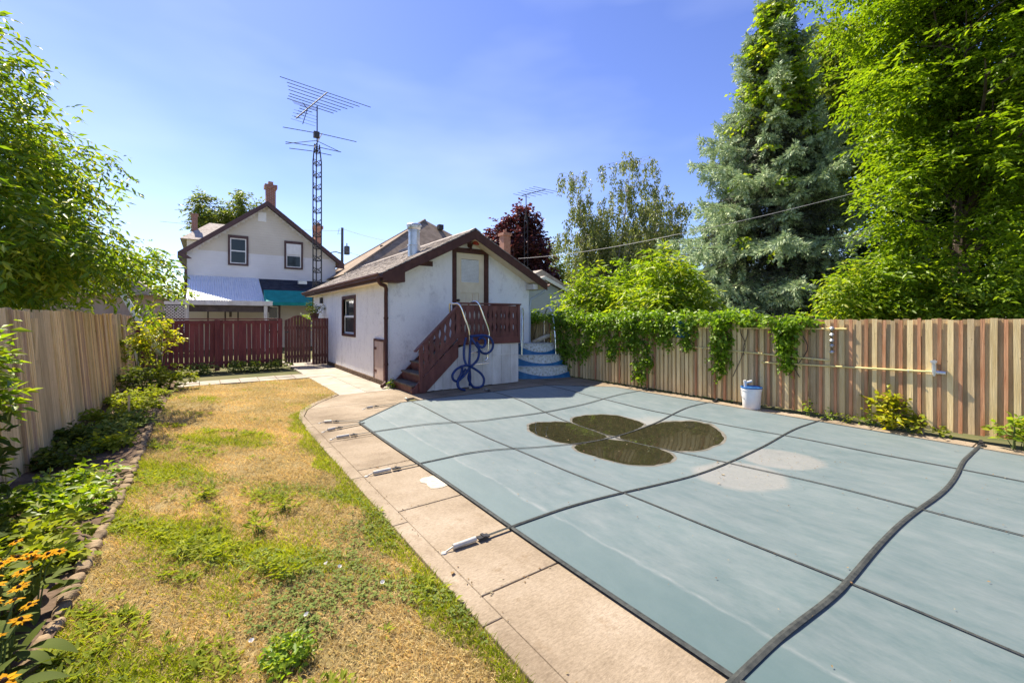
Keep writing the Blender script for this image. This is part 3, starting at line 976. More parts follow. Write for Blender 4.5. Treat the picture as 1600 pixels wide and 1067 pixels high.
def build_garage():
    g = thing('garage', 'white stucco garage with brown trim and a raised gable door', 'garage', (5.2, 13, 0))
    # walls with real thickness at the door; gable front
    th = 0.15
    front = MB()
    DX0, DX1, DZ0, DZ1 = 4.91, 5.74, 1.0, 3.11
    gz = lambda x: roof_z(x) - 0.19
    def gpoly(x0, x1, z0):
        p = [(x0, z0), (x1, z0), (x1, gz(x1))]
        if x0 < GC < x1:
            p.append((GC, gz(GC)))
        p.append((x0, gz(x0)))
        return p
    front.prism(gpoly(GX0, DX0, 0.06), 'y', GY0, GY0 + th)
    front.prism(gpoly(DX1, GX1, 0.06), 'y', GY0, GY0 + th)
    front.prism([(DX0, .06), (DX1, .06), (DX1, DZ0), (DX0, DZ0)], 'y', GY0, GY0 + th)
    front.prism(gpoly(DX0, DX1, DZ1), 'y', GY0, GY0 + th)
    front.build('wall', 'stucco', g)
    WY0, WY1, WZ0, WZ1 = 11.78, 12.95, 1.06, 2.03
    left = MB()
    ez = gz(GX0)
    for y0, y1, z0, z1 in ((GY0 + th, WY0, .06, ez), (WY1, GY1, .06, ez), (WY0, WY1, .06, WZ0), (WY0, WY1, WZ1, ez)):
        left.box(GX0, GX0 + th, y0, y1, z0, z1)
    left.build('wall', 'stucco', g)
    MB().box(GX1 - th, GX1, GY0 + th, GY1, .06, gz(GX1)).build('wall', 'stucco', g)
    MB().prism(gpoly(GX0 + th, GX1 - th, .06), 'y', GY1 - th, GY1).build('wall', 'stucco', g)
    MB().box(GX0 - .02, GX1 + .02, GY0 - .02, GY1, -.1, .075).build('foundation', 'pale_concrete', g)
    # roof deck
    rt = MB()
    RB = 17.55
    for s in (-1, 1):
        e = EAVE_L if s < 0 else EAVE_R
        z = roof_z(e)
        rt.prism([(e, z - .03), (GC, RZ - .03), (GC, RZ - .10), (e, z - .10)], 'y', RF, RB)
    roof = rt.build('roof', 'shingle', g)
    # shingles: courses with tabs
    sh = MB()
    run = math.hypot(GC - EAVE_L, RZ - EZ)
    course = .14
    for s in (-1, 1):
        ux = Vector(((GC - EAVE_L) / run, 0, (RZ - EZ) / run)) if s < 0 else Vector((-(EAVE_R - GC) / run, 0, (RZ - roof_z(EAVE_R)) / run))
        o0 = Vector((EAVE_L - .02, 0, EZ - .03)) if s < 0 else Vector((EAVE_R + .02, 0, roof_z(EAVE_R) - .03))
        nrm = Vector((-ux.z, 0, ux.x)) if s < 0 else Vector((ux.z, 0, -ux.x))
        if nrm.z < 0:
            nrm = -nrm
        k = 0
        while k * course < run - .02:
            y = RF - .02 - random.uniform(0, .2)
            a = o0 + ux * (k * course); b = o0 + ux * min(run, (k + 1.35) * course)
            while y < RB:
                y1 = min(RB + .02, y + random.choice([.16, .3, .22, .33]))
                ya = max(y, RF - .02)
                if y1 - ya > .02:
                    t0 = .012 + random.uniform(0, .009)
                    q = []
                    for p, t in ((a, t0), (b, .002)):
                        for yy in (ya, y1 - .006):
                            q.append(p + Vector((0, yy, 0)) + nrm * (-.004))
                            q.append(p + Vector((0, yy, 0)) + nrm * t)
                    sh.add(q, [(1, 5, 7, 3), (0, 1, 3, 2), (0, 4, 5, 1), (2, 3, 7, 6), (4, 6, 7, 5)])
                y = y1
            k += 1
    stuff(sh.build('shingles', 'shingle', roof))
    cap = MB()
    y = RF - .02
    while y < RB:
        cap.prism([(GC - .15, roof_z(GC - .15) + .012), (GC, RZ + .02), (GC + .15, roof_z(GC + .15) + .012), (GC + .15, roof_z(GC + .15) - .01), (GC, RZ - .0), (GC - .15, roof_z(GC - .15) - .01)], 'y', y, y + .27)
        y += .275
    stuff(cap.build('ridge_caps', 'shingle', roof))
    # barge boards with the boxed eave returns
    fb = .2
    fl = MB().prism([(EAVE_L - .01, EZ - .035), (GC, RZ - .035), (GC, RZ - .035 - fb - .02), (3.47, roof_z(3.47) - .235), (3.47, EZ - .20), (EAVE_L - .01, EZ - .185)], 'y', RF - .03, RF)
    fl.build('barge_board', 'brown_trim', g, bevel=.004)
    fr = MB().prism([(EAVE_R + .01, roof_z(EAVE_R) - .035), (GC + .002, RZ - .035), (GC + .002, RZ - .255), (7.1, roof_z(7.1) - .235), (EAVE_R + .01, roof_z(EAVE_R) - .23)], 'y', RF - .03, RF)
    fr.build('barge_board', 'brown_trim', g, bevel=.004)
    # soffits
    sf = MB()
    for s in (-1, 1):
        a = EAVE_L + .02 if s < 0 else EAVE_R - .02
        sf.prism([(a, roof_z(a) - .205), (GC, RZ - .205), (GC, RZ - .19), (a, roof_z(a) - .19)], 'y', RF + .002, GY0)
    sf.build('soffit', 'cream_door', g)
    MB().box(EAVE_L + .01, GX0 - .001, GY0, 17.5, EZ - .185, EZ - .17).build('soffit', 'cream_door', g)
    MB().box(GX1 + .001, EAVE_R - .01, GY0, 17.5, 2.27, 2.285).build('soffit', 'cream_door', g)
    MB().box(EAVE_L - .005, EAVE_L + .02, RF + .001, 17.5, EZ - .19, EZ - .03).build('fascia', 'brown_trim', g)
    MB().box(EAVE_R - .02, EAVE_R + .005, RF + .001, 17.5, roof_z(EAVE_R) - .2, roof_z(EAVE_R) - .03).build('fascia', 'brown_trim', g)
    # left return box underside
    MB().box(EAVE_L + .021, 3.465, RF + .001, GY0 - .001, EZ - .2, EZ - .19).build('eave_return', 'brown_trim', g)
    MB().box(7.03, 7.17, RF + .05, GY0 - .005, 2.26, 2.40).build('eave_return', 'white_board', g)
    # K-profile gutter, left and right
    prof = [(-.11, .0), (-.115, -.03), (-.085, -.06), (-.08, -.10), (0, -.10), (0, 0), (-.008, 0), (-.008, -.09), (-.072, -.09), (-.078, -.055), (-.103, -.025), (-.1, 0)]
    MB().prism([(EAVE_L - .006 + u, EZ - .03 + v) for u, v in prof], 'y', RF - .02, 17.55).build('gutter', 'brown_trim', g)
    MB().prism([(EAVE_R + .006 - u, roof_z(EAVE_R) - .03 + v) for u, v in prof], 'y', RF - .02, 17.55).build('gutter', 'brown_trim', g)
    # down pipe on the corner
    dp = MB()
    xg, yg = EAVE_L - .06, RF + .09
    dp.tube([(xg, yg, EZ - .12), (xg, yg, EZ - .2), (xg + .06, yg + .06, EZ - .25), (GX0 - .1, GY0 - .12, EZ - .28), (GX0 - .065, GY0 - .075, EZ - .34), (GX0 - .06, GY0 - .05, EZ - .45), (GX0 - .06, GY0 - .05, .16), (GX0 - .09, GY0 - .1, .09), (GX0 - .2, GY0 - .2, .05)], .042, 10)
    dpo = dp.build('down_pipe', 'brown_trim', g, True)
    for z in (1.5, .5):
        MB().tube([(GX0 - .06, GY0 - .05, z - .02), (GX0 - .06, GY0 - .05, z + .02)], .05, 10).build('pipe_bracket', 'brown_trim', dpo)
    wp = MB().tube([(EAVE_R + .05, RF + .12, 2.24), (EAVE_R - .02, RF + .2, 2.17), (GX1 + .1, GY0 + .03, 2.02), (GX1 + .06, GY0 + .05, 1.8), (GX1 + .06, GY0 + .05, .15)], .035, 8)
    wp.build('down_pipe', 'siding_blue', g, True)
    # door
    fr = MB()
    for x0, x1 in ((4.815, 4.92), (5.73, 5.83)):
        fr.box(x0, x1, GY0 - .03, GY0 + .05, 1.0, 3.1)
    fr.box(4.815, 5.83, GY0 - .032, GY0 + .05, 3.1, 3.21)
    fr.build('door_frame', 'brown_trim', g, bevel=.004)
    d = MB()
    X0, X1, Z0, Z1, yd = 4.925, 5.725, 1.01, 3.095, GY0 + .03
    wx0, wx1, wz0, wz1 = 5.05, 5.60, 2.36, 2.97
    d.box(X0, wx0, yd, yd + .045, Z0, Z1); d.box(wx1, X1, yd, yd + .045, Z0, Z1)
    d.box(wx0, wx1, yd, yd + .045, wz1, Z1); d.box(wx0, wx1, yd, yd + .045, 2.12, wz0)
    # three recessed vertical panels
    px = [wx0, 5.07, 5.215, 5.25, 5.395, 5.43, 5.575, wx1]
    for i in range(0, 8, 2):
        d.box(px[i], px[i + 1], yd, yd + .045, Z0 + .12, 2.12) if px[i + 1] > px[i] else None
    d.box(wx0, wx1, yd + .002, yd + .045, Z0, Z0 + .12)
    door = d.build('door', 'cream_door', g)
    MB().box(wx0, wx1, yd + .018, yd + .036, Z0 + .12, 2.12).build('panel', 'cream_door', door)
    wf = MB()
    for a in ((wx0, wx0 + .022, wz0, wz1), (wx1 - .022, wx1, wz0, wz1), (wx0 + .022, wx1 - .022, wz0, wz0 + .022), (wx0 + .022, wx1 - .022, wz1 - .022, wz1)):
        wf.box(a[0], a[1], yd - .008, yd + .03, a[2], a[3])
    wf.build('window_frame', 'cream_door', door)
    MB().box(wx0 + .02, wx1 - .02, yd + .02, yd + .024, wz0 + .02, wz1 - .02).build('backing', 'dark_metal', door)
    sm = MB().bar((-.26, 0, 0), (.26, 0, 0), .004, .030, (0, -.45, 1)).mesh('blind_slat', 'blind')
    z = wz0 + .035
    while z < wz1 - .02:
        link('blind_slat', sm, door, ((wx0 + wx1) / 2, yd + .006, z)); z += .033
    MB().lathe([(0, .0), (.03, .0), (.03, .012), (.012, .02), (.012, .05), (.032, .06), (.032, .085), (0, .095)], (0, 0, 0), 14)
    kn = MB().tube([(4.98, yd, 1.93), (4.98, yd - .02, 1.93), (4.98, yd - .05, 1.93), (4.98, yd - .06, 1.93), (4.98, yd - .085, 1.93)], [.035, .03, .014, .034, .02], 12)
    kn.build('knob', 'dark_metal', door, True)
    # twin flood lamp over the door
    lamp = MB().lathe([(0, 0), (.06, 0), (.06, .02), (.02, .03), (.02, .06), (0, .06)], (0, 0, 0), 12)
    lo = MB()
    lc = Vector((5.28, GY0 - .02, 3.28))
    lo.tube([lc + Vector((0, .02, 0)), lc + Vector((0, -.05, 0))], .055, 12)
    lo.tube([lc + Vector((0, -.04, .0)), lc + Vector((-.06, -.1, .04))], .025, 8)
    lo.tube([lc + Vector((0, -.04, .0)), lc + Vector((.06, -.1, .06))], .025, 8)
    lo.tube([lc + Vector((0, -.04, -.03)), lc + Vector((-.01, -.09, -.09)), lc + Vector((-.01, -.1, -.13))], [.03, .035, .03], 8)
    lampo = lo.build('flood_lamp', 'brown_trim', g, True)
    for dx, mt in ((-.1, 'brown_trim'), (.09, 'red_bulb')):
        c0 = lc + Vector((dx * .6, -.09, .05)); c1 = lc + Vector((dx * 1.5, -.2, .08))
        MB().tube([c0, c0.lerp(c1, .3), c0.lerp(c1, .65), c0.lerp(c1, .9), c1], [.028, .05, .075, .078, .03], 14).build('bulb', mt, lampo, True)
    MB().box(3.98, 4.30, GY0 - .018, GY0 - .001, 2.70, 2.82).box(4.0, 4.28, GY0 - .024, GY0 - .018, 2.72, 2.80).build('wall_vent', 'brown_trim', g)
    # left window: brown casing, white sashes
    wf = MB()
    xw = GX0
    for y0, y1, z0, z1 in ((WY0 - .09, WY0, WZ0 - .07, WZ1 + .09), (WY1, WY1 + .09, WZ0 - .07, WZ1 + .09), (WY0, WY1, WZ1, WZ1 + .09), (WY0, WY1, WZ0 - .07, WZ0)):
        wf.box(xw - .03, xw + .06, y0, y1, z0, z1)
    win = wf.build('window', 'brown_trim', g)
    mid = (WZ0 + WZ1) / 2
    for z0, z1, off in ((WZ0, mid + .02, .03), (mid - .02, WZ1, .055)):
        s = MB()
        x = xw + off
        for a in ((WY0, WY0 + .05, z0, z1), (WY1 - .05, WY1, z0, z1), (WY0 + .05, WY1 - .05, z0, z0 + .05), (WY0 + .05, WY1 - .05, z1 - .05, z1)):
            s.box(x, x + .024, a[0], a[1], a[2], a[3])
        s.build('sash', 'white_paint', win)
        MB().box(x + .009, x + .013, WY0 + .05, WY1 - .05, z0 + .05, z1 - .05).build('pane', 'glass', win)
    # hatch low on the left wall
    hy0, hy1, hz0, hz1 = 9.42, 10.06, .09, .97
    h = MB()
    for a in ((hy0 - .05, hy0, hz0, hz1 + .05), (hy1, hy1 + .05, hz0, hz1 + .05), (hy0, hy1, hz1, hz1 + .05), ):
        h.box(GX0 - .035, GX0 - .001, a[0], a[1], a[2], a[3])
    hatch = h.build('hatch_frame', 'brown_trim', g)
    MB().box(GX0 - .028, GX0 - .002, hy0, hy1, hz0, hz1).build('hatch', 'hatch_pink', hatch)
    for z in (.28, .8):
        MB().box(GX0 - .034, GX0 - .028, hy1 - .16, hy1, z - .03, z + .03).build('hinge', 'brown_trim', hatch)
    MB().box(GX0 - .045, GX0 - .001, GY0 + .12, 14.8, .0, .10).build('base_ledge', 'soil', g)
    # wall lamp and bracket further back
    MB().box(GX0 - .09, GX0 - .001, 15.6, 15.72, 2.0, 2.2).build('wall_lamp', 'dark_metal', g)
    # ventilator pipe through the roof
    c = Vector((4.17, 10.0, 0)); zb = roof_z(4.17) - .08
    MB().lathe([(.0, 0), (.155, 0), (.155, .34), (.165, .345), (.165, .365), (.135, .37), (.135, .66), (.14, .665)], (c.x, c.y, zb - .06), 24)
    v = MB().lathe([(.15, -.05), (.15, .27), (.165, .275), (.165, .295), (.135, .30), (.135, .62), (.15, .625), (.15, .65), (.135, .66), (.135, .68)], (c.x, c.y, zb), 28)
    vo = v.build('ventilator', 'galvanised', g, True)
    MB().lathe([(.135, .66), (.165, .70), (.165, .76), (.185, .765), (.185, .785), (.16, .81), (.0, .84)], (c.x, c.y, zb), 28).build('vent_cap', 'galvanised', vo, True)
    return g
build_garage()

# ------------------------------------------------------------------ porch with stairs
def build_porch():
    X0, X1, YF, YB, ZF = 4.33, 5.95, 8.01, 9.19, .98
    p = thing('porch', 'raised red brown porch with cut out balusters and side stairs', 'porch', (5.1, 8.6, 0))
    # deck boards
    bm_ = MB().box(-.065, .065, -(YB - YF) / 2 + .02, (YB - YF) / 2, -.015, .015).mesh('deck_board', 'tread')
    x = X0 + .07
    while x < X1:
        link('deck_board', bm_, p, (x, (YF + YB) / 2, ZF - .015)); x += .137
    MB().box(X0, X1, YF, YF + .035, ZF - .05, ZF + .09).build('deck_rim', 'porch_red', p, bevel=.004)
    MB().box(X1 - .035, X1 - .001, YF + .036, YB, ZF - .05, ZF + .09).build('deck_rim', 'porch_red', p)
    # corner posts
    for x0, y0 in ((X1 - .075, YF + .001), (X0 - .01, YF + .001), (X1 - .075, YB - .08)):
        MB().box(x0, x0 + .072, y0, y0 + .07, ZF + .09, 1.80).build('post', 'porch_red', p)
    MB().bar((X0 - .02, YF + .03, 1.815), (X1 + .02, YF + .03, 1.815), .10, .035).build('handrail', 'porch_red', p, bevel=.005)
    MB().bar((X1 - .04, YF + .08, 1.816), (X1 - .04, YB, 1.816), .10, .035).build('handrail', 'porch_red', p)
    # balusters sawn with a wavy edge
    def bal(h, slope=0.0, w=.112):
        n = 14
        lft, rgt = [], []
        for i in range(n + 1):
            t = i / n
            c = w / 2 - .027 * (0.5 - .5 * math.cos(2 * math.pi * min(1, max(0, (t - .12) / .76)) * 2)) * (1 if .12 < t < .88 else 0)
            lft.append((-c, t * h - slope * c)); rgt.append((c, t * h + slope * c))
        return lft + rgt[::-1]
    me = MB().prism(bal(.71), 'y', -.011, .011).mesh('baluster', 'porch_red')
    n = 13
    for i in range(n):
        x = X0 + .115 + (X1 - X0 - .25) * i / (n - 1)
        o = link('baluster', me, p, (x, YF + .02, ZF + .09)); o.rotation_euler = (0, random.uniform(-.008, .008), 0)
    for i in range(8):
        o = link('baluster', me, p, (X1 - .04, YF + .16 + i * .125, ZF + .09)); o.rotation_euler = (0, 0, R(90))
    # stairs down to the left
    XB, slope = 3.42, 1.0
    NX = 3.47
    dx = X0 - XB
    k = (ZF - .05) / dx
    for yy in (YF + .001, YB - .1):
        MB().prism([(X0, ZF + .06), (X0, ZF - .30), (XB + .17, 0.0), (XB - .13, 0.0), (XB - .13, .08)], 'y', yy, yy + .04).build('stringer', 'porch_red', p, bevel=.004)
    ns = 5
    for i in range(ns):
        z = (ZF) * (i) / ns + .17
        x = XB - .12 + (X0 - XB + .1) * i / ns
        if i < ns - 0:
            MB().box(x - .02, x + .26, YF + .045, YB - .105, z - .035, z).build('tread', 'tread', p, bevel=.006)
            MB().box(x + .01, x + .03, YF + .045, YB - .105, z - .19 if i else 0, z - .036).build('riser', 'porch_red', p)
    # stair rail
    MB().box(NX - .03, NX + .05, YF - .035, YF - .001, .02, .95).build('newel_post', 'porch_red', p, bevel=.004)
    ra = Vector((NX - .12, YF - .02, .84)); rb = Vector((X0 + .02, YF - .02, 1.80))
    MB().bar(ra, rb, .095, .035).build('handrail', 'porch_red', p, bevel=.004)
    rk = (rb.z - ra.z) / (rb.x - ra.x)
    sm = MB()
    poly = bal(.58, rk)
    me2 = MB().prism(poly, 'y', -.011, .011).mesh('baluster', 'porch_red')
    nb = 7
    for i in range(nb):
        x = NX + .12 + (X0 - NX - .14) * i / (nb - 1)
        zt = ra.z + rk * (x - ra.x)
        link('baluster', me2, p, (x, YF - .016, zt - .59))
    # closing board along the stair below the balusters
    z0 = ra.z + rk * (NX + .05 - ra.x) - .60; z1 = ra.z + rk * (X0 - ra.x) - .60
    MB().prism([(NX + .05, z0 + .06), (X0, z1 + .06), (X0, z1 - .07), (NX + .05, z0 - .07)], 'y', YF - .032, YF - .006).build('rail_board', 'porch_red', p)
    # white vertical boarding below the deck and behind the stringer
    xs = [3.62, 3.80, 3.99, 4.18, 4.33, 4.52, 4.72, 4.95, 5.20, 5.45, 5.70, 5.93]
    for a, b in zip(xs, xs[1:]):
        def top(x):
            return min(ZF - .055, max(.03, (x - XB - .02) * (ZF - .1) / dx))
        MB().prism([(a + .003, .015), (b - .003, .015 + random.uniform(0, .012)), (b - .003, top(b)), (a + .003, top(a))], 'y', YF + .046, YF + .066).build('skirt_board', 'white_board', p)
    sy = MB().box(X1 - .05, X1 - .03, YF + .07, YB, .02, ZF - .05); sy.build('skirt_board', 'white_board', p)
    MB().box(5.22, 5.92, YF + .036, YF + .046, .66, .69).build('hatch_rail', 'white_board', p)
    for x in (5.24, 5.85):
        MB().box(x - .04, x + .05, YF + .03, YF + .036, .655, .695).build('hinge', 'white_board', p)
build_porch()

# ------------------------------------------------------------------ things at the porch
def smooth_path(pts, n=6):
    """Catmull-Rom through the points"""
    pts = [Vector(p) for p in pts]
    out = []
    for i in range(len(pts) - 1):
        p0 = pts[max(i - 1, 0)]; p1 = pts[i]; p2 = pts[i + 1]; p3 = pts[min(i + 2, len(pts) - 1)]
        for k in range(n):
            t = k / n
            out.append(.5 * ((2 * p1) + (p2 - p0) * t + (2 * p0 - 5 * p1 + 4 * p2 - p3) * t * t + (3 * p1 - p0 - 3 * p2 + p3) * t ** 3))
    out.append(pts[-1])
    return out

def build_ladder():
    Y = 7.86
    A = lambda px, py, y=Y: at_y(px, py, y)
    L = thing('pool_ladder', 'chrome pool ladder hooked over the porch railing', 'pool ladder', (4.75, 7.86, 0))
    for tp, k, bt in (((719, 476), (733, 518), (735, 604)), ((748, 473), (764, 518), (762, 556))):
        t = A(*tp); kk = A(*k); b = A(*bt)
        pts = [Vector((t.x - .08, 8.16, 1.62)), Vector((t.x - .09, 8.14, 1.80)), Vector((t.x - .06, 8.02, t.z + .02)), Vector((t.x + .01, 7.90, t.z - .01)), Vector((t.x * .5 + kk.x * .5, Y, (t.z + kk.z) / 2)), kk, kk.lerp(b, .35), kk.lerp(b, .7), b]
        if bt[1] < 600:
            pts += [b + Vector((-.01, 0, -.05)), b + Vector((-.06, 0, -.09)), b + Vector((-.12, 0, -.085))]
        MB().tube(smooth_path(pts, 5), .021, 12).build('rail', 'chrome', L, True)
    for py in (551, 570):
        a = A(735, py); b = A(763, py - 3)
        MB().bar(a, b, .055, .024, (0, 0, 1)).build('step', 'chrome', L, bevel=.006)
    b = A(735, 604)
    MB().tube([b + Vector((0, 0, -.03)), b + Vector((0, 0, .03))], .03, 10).build('rubber_foot', 'white_paint', L, True)
build_ladder()

def build_hose():
    A = lambda px, py, y: at_y(px, py, y)
    y0, y1 = 7.80, 7.74
    Z = lambda x, y: (640 + x * .1875, 460 + y * .1875)
    def path(z, y):
        return [A(*Z(*q), y + .03 * math.sin(i * 1.3)) for i, q in enumerate(z)]
    H = thing('pool_hose', 'coiled dark blue vacuum hose draped on the pool ladder', 'hose', (4.6, 7.8, 0))
    runs = [
        path([(505, 350), (560, 345), (620, 342), (670, 360), (695, 410), (685, 460), (645, 492), (605, 485), (575, 450), (545, 410), (515, 365)], y0),
        path([(575, 375), (600, 360), (625, 375), (632, 405), (618, 435), (592, 438), (572, 415), (560, 400)], y0 - .03),
        path([(470, 360), (455, 430), (453, 520), (470, 580), (500, 600)], y0),
        path([(512, 350), (505, 430), (500, 520), (498, 590), (505, 680), (500, 760)], y0 + .02),
        path([(560, 400), (575, 450), (578, 500), (565, 545), (535, 580), (505, 605)], y0 - .02),
        path([(505, 590), (450, 595), (390, 625), (358, 670), (365, 710), (400, 722), (440, 690), (475, 650), (500, 610)], y1),
        path([(440, 600), (430, 660), (405, 710), (400, 755), (420, 785), (460, 802)], y1 - .02),
        path([(505, 600), (550, 625), (595, 660), (620, 705), (610, 755), (570, 775), (525, 765), (490, 700), (500, 650)], y1),
        path([(470, 620), (440, 660), (405, 725), (410, 780)], y1 + .02),
    ]
    for i, r in enumerate(runs):
        for q in r:
            q.z = max(q.z, .025)
        MB().tube(smooth_path(r, 5), .026, 8).build('hose_loop', 'hose_blue', H, True)
build_hose()

def build_swim_steps():
    """moulded vinyl entry steps: three bowed tiers, blue skirts, two pairs of handrails"""
    S = thing('pool_steps', 'weathered white and blue moulded pool steps with handrails', 'pool steps', (7.15, 8.3, 0))
    cx_, cy_ = 6.90, 8.35
    ang = R(-22)
    def w(u, v, z):
        c, s = math.cos(ang), math.sin(ang)
        return Vector((cx_ + u * c - v * s, cy_ + u * s + v * c, z))
    tiers = [(.66, .0, .0, .29), (.57, .22, .29, .56), (.46, .44, .56, .84)]
    for i, (hw, fv, z0, z1) in enumerate(tiers):
        n = 14
        fr = [(-hw + 2 * hw * k / n, fv - .13 * (1 - (2 * k / n - 1) ** 2)) for k in range(n + 1)]
        lip = MB()
        # riser face (white) with flared base
        v = []
        zl = z0
        for u, q in fr:
            v += [w(u * 1.04, q - .02, zl), w(u, q, z1 - .015), w(u, q - .018, z1 - .012), w(u, q - .018, z1), w(u * .97, q + .03, z1 + .003), w(u * .95, .95, z1 + .003)]
        f = []
        for k in range(n):
            for j in range(5):
                a = k * 6 + j
                f.append((a, a + 6, a + 7, a + 1))
        lip.add(v, f)
        lip.build('tier', 'moulded_white', S, True)
        # blue band below, scalloped where the liner is torn back
        v = []; f = []
        for k, (u, q) in enumerate(fr):
            sag = (.05 if i else .08) * (1 - abs(2 * k / n - 1) ** 2.0)
            v += [w(u * 1.10, q - .05, z0), w(u * 1.055, q - .03, z0 + (z1 - z0) * (.62 - .42 * (1 - (2 * k / n - 1.15) ** 2)))]
        for k in range(n):
            a = k * 2
            f.append((a, a + 2, a + 3, a + 1))
        for sgn in (-1, 1):
            b0 = len(v)
            u0, q0 = fr[0] if sgn < 0 else fr[-1]
            v += [w(u0 * 1.10, q0 - .05, z0), w(u0 * 1.06, .98, z0), w(u0 * .95, .98, z1), w(u0 * 1.0, q0, z1 - .01)]
            f.append((b0, b0 + 1, b0 + 2, b0 + 3))
        m_ = MB(); m_.add(v, f); m_.build('blue_skirt', 'liner_blue', S)
    for sgn in (-1, 1):
        u = .46 * sgn
        pts = [w(u, .30, .55), w(u * .98, .33, 1.0), w(u * .93, .40, 1.50), w(u * .86, .50, 1.70), w(u * .78, .60, 1.76), w(u * .7, .72, 1.70), w(u * .66, .78, 1.45), w(u * .66, .80, .85)]
        MB().tube(smooth_path(pts, 6), .024, 10).build('handrail', 'chrome', S, True)
    # spare ring lying on the top tread
    ring = thing('foam_ring', 'tan foam ring lying on top of the pool steps', 'ring', tuple(w(.2, .72, .85)))
    pts = []
    for k in range(25):
        a = 2 * math.pi * k / 24
        q = w(.17 + .22 * math.cos(a), .68 + .22 * math.sin(a), .93 + .10 * math.cos(a + .6))
        pts.append(q)
    MB().tube(pts, .05, 10, False).build('ring', 'ring_tan', ring, True)
    # poles leaning in the corner behind
    for i, (u, v_, du, lab) in enumerate(((-.30, .9, .04, 'leftmost slim pole leaning behind the pool steps'), (-.22, .95, .06, 'middle slim pole leaning behind the pool steps'), (-.1, .97, -.03, 'rightmost slim pole leaning behind the pool steps'))):
        a = w(u, v_, 0); b = w(u + du, v_ + .15, 1.72 - .05 * i)
        q = MB().tube([a, a.lerp(b, .5), b], .013, 8).build('pole', 'ring_tan', None, True)
        tag(q, lab, 'pole', 'poles behind the pool steps')
build_swim_steps()

def build_bucket():
    c = on_z(1176, 636); c = Vector((7.40, c.y * 7.40 / c.x + .02, 0))
    B = thing('bucket', 'white plastic bucket with blue rim beside the striped fence', 'bucket', tuple(c))
    MB().lathe([(0, .002), (.125, .002), (.13, .01), (.15, .30), (.157, .30), (.157, .335), (.15, .335), (.146, .34), (.14, .32), (.12, .03), (0, .03)], tuple(c), 28).build('body', 'bucket_white', B, True)
    MB().lathe([(.151, .336), (.162, .338), (.162, .358), (.150, .36), (.140, .35), (.139, .338)], tuple(c), 28).build('rim', 'lid_blue', B, True)
    MB().lathe([(0, .34), (.13, .345)], tuple(c), 20).build('contents', 'lid_blue', B)
    pts = [c + Vector((.158 * math.cos(a) * .7 - .1 * math.sin(a), .158 * math.cos(a) * -.72, .31 - .17 * math.sin(a))) for a in [math.pi * k / 12 for k in range(13)]]
    MB().tube(pts, .004, 6).build('handle', 'galvanised', B, True)
    t = c + Vector((-.04, .06, 0))
    MB().tube([t + Vector((0, 0, .2)), t + Vector((-.02, .02, .46))], .022, 8).tube([t + Vector((-.01, .012, .42)), t + Vector((.07, -.05, .45))], .018, 8).build('scoop', 'bucket_white', B, True)
    MB().box(-.001, .001, -.05, .05, 0, .11)
build_bucket()

# ------------------------------------------------------------------ fences
def build_right_fence():
    F = thing('striped_fence', 'long wooden fence of narrow cream and red slats beside the pool', 'fence', (FENCE_X, 4, 0))
    H = 1.485
    def slat(w, d):
        n = 1
        return MB().box(-d, 0, -w / 2, w / 2, 0, 1.0)
    meshes = {}
    for nm, w, d in (('slat_cream', .060, .022), ('slat_red', .036, .020), ('slat_grey', .060, .014)):
        m_ = slat(w, d)
        me = m_.mesh('slat', nm)
        meshes[nm] = me
    y = -1.4; i = 0
    step = .0925
    while y < 10.3:
        bz = .035 + .05 * sstep(4.5, .4, y) if y < 4.5 else .03
        top = H + .004 * math.sin(y * 2) - .01 * sstep(2, 8, y)
        nm = 'slat_cream' if i % 2 == 0 else 'slat_red'
        if i % 2 == 1 and random.random() < .85 * sstep(2.2, 5.2, y):
            nm = 'slat_cream'
        if random.random() < .06:
            nm = 'slat_grey'
        o = link('slat', meshes[nm], F, (FENCE_X - .016 - random.uniform(0, .006), y + random.uniform(-.005, .005), bz + random.uniform(-.012, .012)))
        o.scale = (1, random.uniform(.88, 1.1), top - bz + random.uniform(-.012, .008))
        o.rotation_euler = (random.uniform(-.006, .006), random.uniform(-.006, .002), 0)
        o = link('slat', meshes['slat_grey'], F, (FENCE_X + .0, y + step / 2, bz + random.uniform(-.01, .01)))
        o.scale = (1, random.uniform(.9, 1.06), top - bz - .004)
        y += step; i += 1
    for z in (.32, 1.22):
        MB().box(FENCE_X + .016, FENCE_X + .055, -1.4, 10.3, z - .045, z + .045).build('rail', 'slat_grey', F)
    for yy in (-.9, 1.5, 3.9, 6.3, 8.7):
        MB().box(FENCE_X + .056, FENCE_X + .146, yy - .045, yy + .045, -.1, 1.45).build('post', 'slat_grey', F)
    # end return to the garage corner
    return F
build_right_fence()

def build_corner_fence():
    F = thing('corner_fence', 'short weathered plank fence between garage and striped fence', 'fence', (7.4, 10.45, 0))
    me = MB().box(-.055, .055, -.01, .01, 0, 1).mesh('plank', 'slat_cream')
    me2 = MB().box(-.055, .055, -.01, .01, 0, 1).mesh('plank', 'slat_grey')
    x = 7.22
    while x < 8.9:
        o = link('plank', me if random.random() < .6 else me2, F, (x, 10.45 + random.uniform(0, .012), .02)); o.scale = (1, 1, 1.55 + random.uniform(-.02, .02)); x += .117
    MB().box(7.17, 8.9, 10.472, 10.51, 1.0, 1.09).build('rail', 'slat_grey', F)
build_corner_fence()

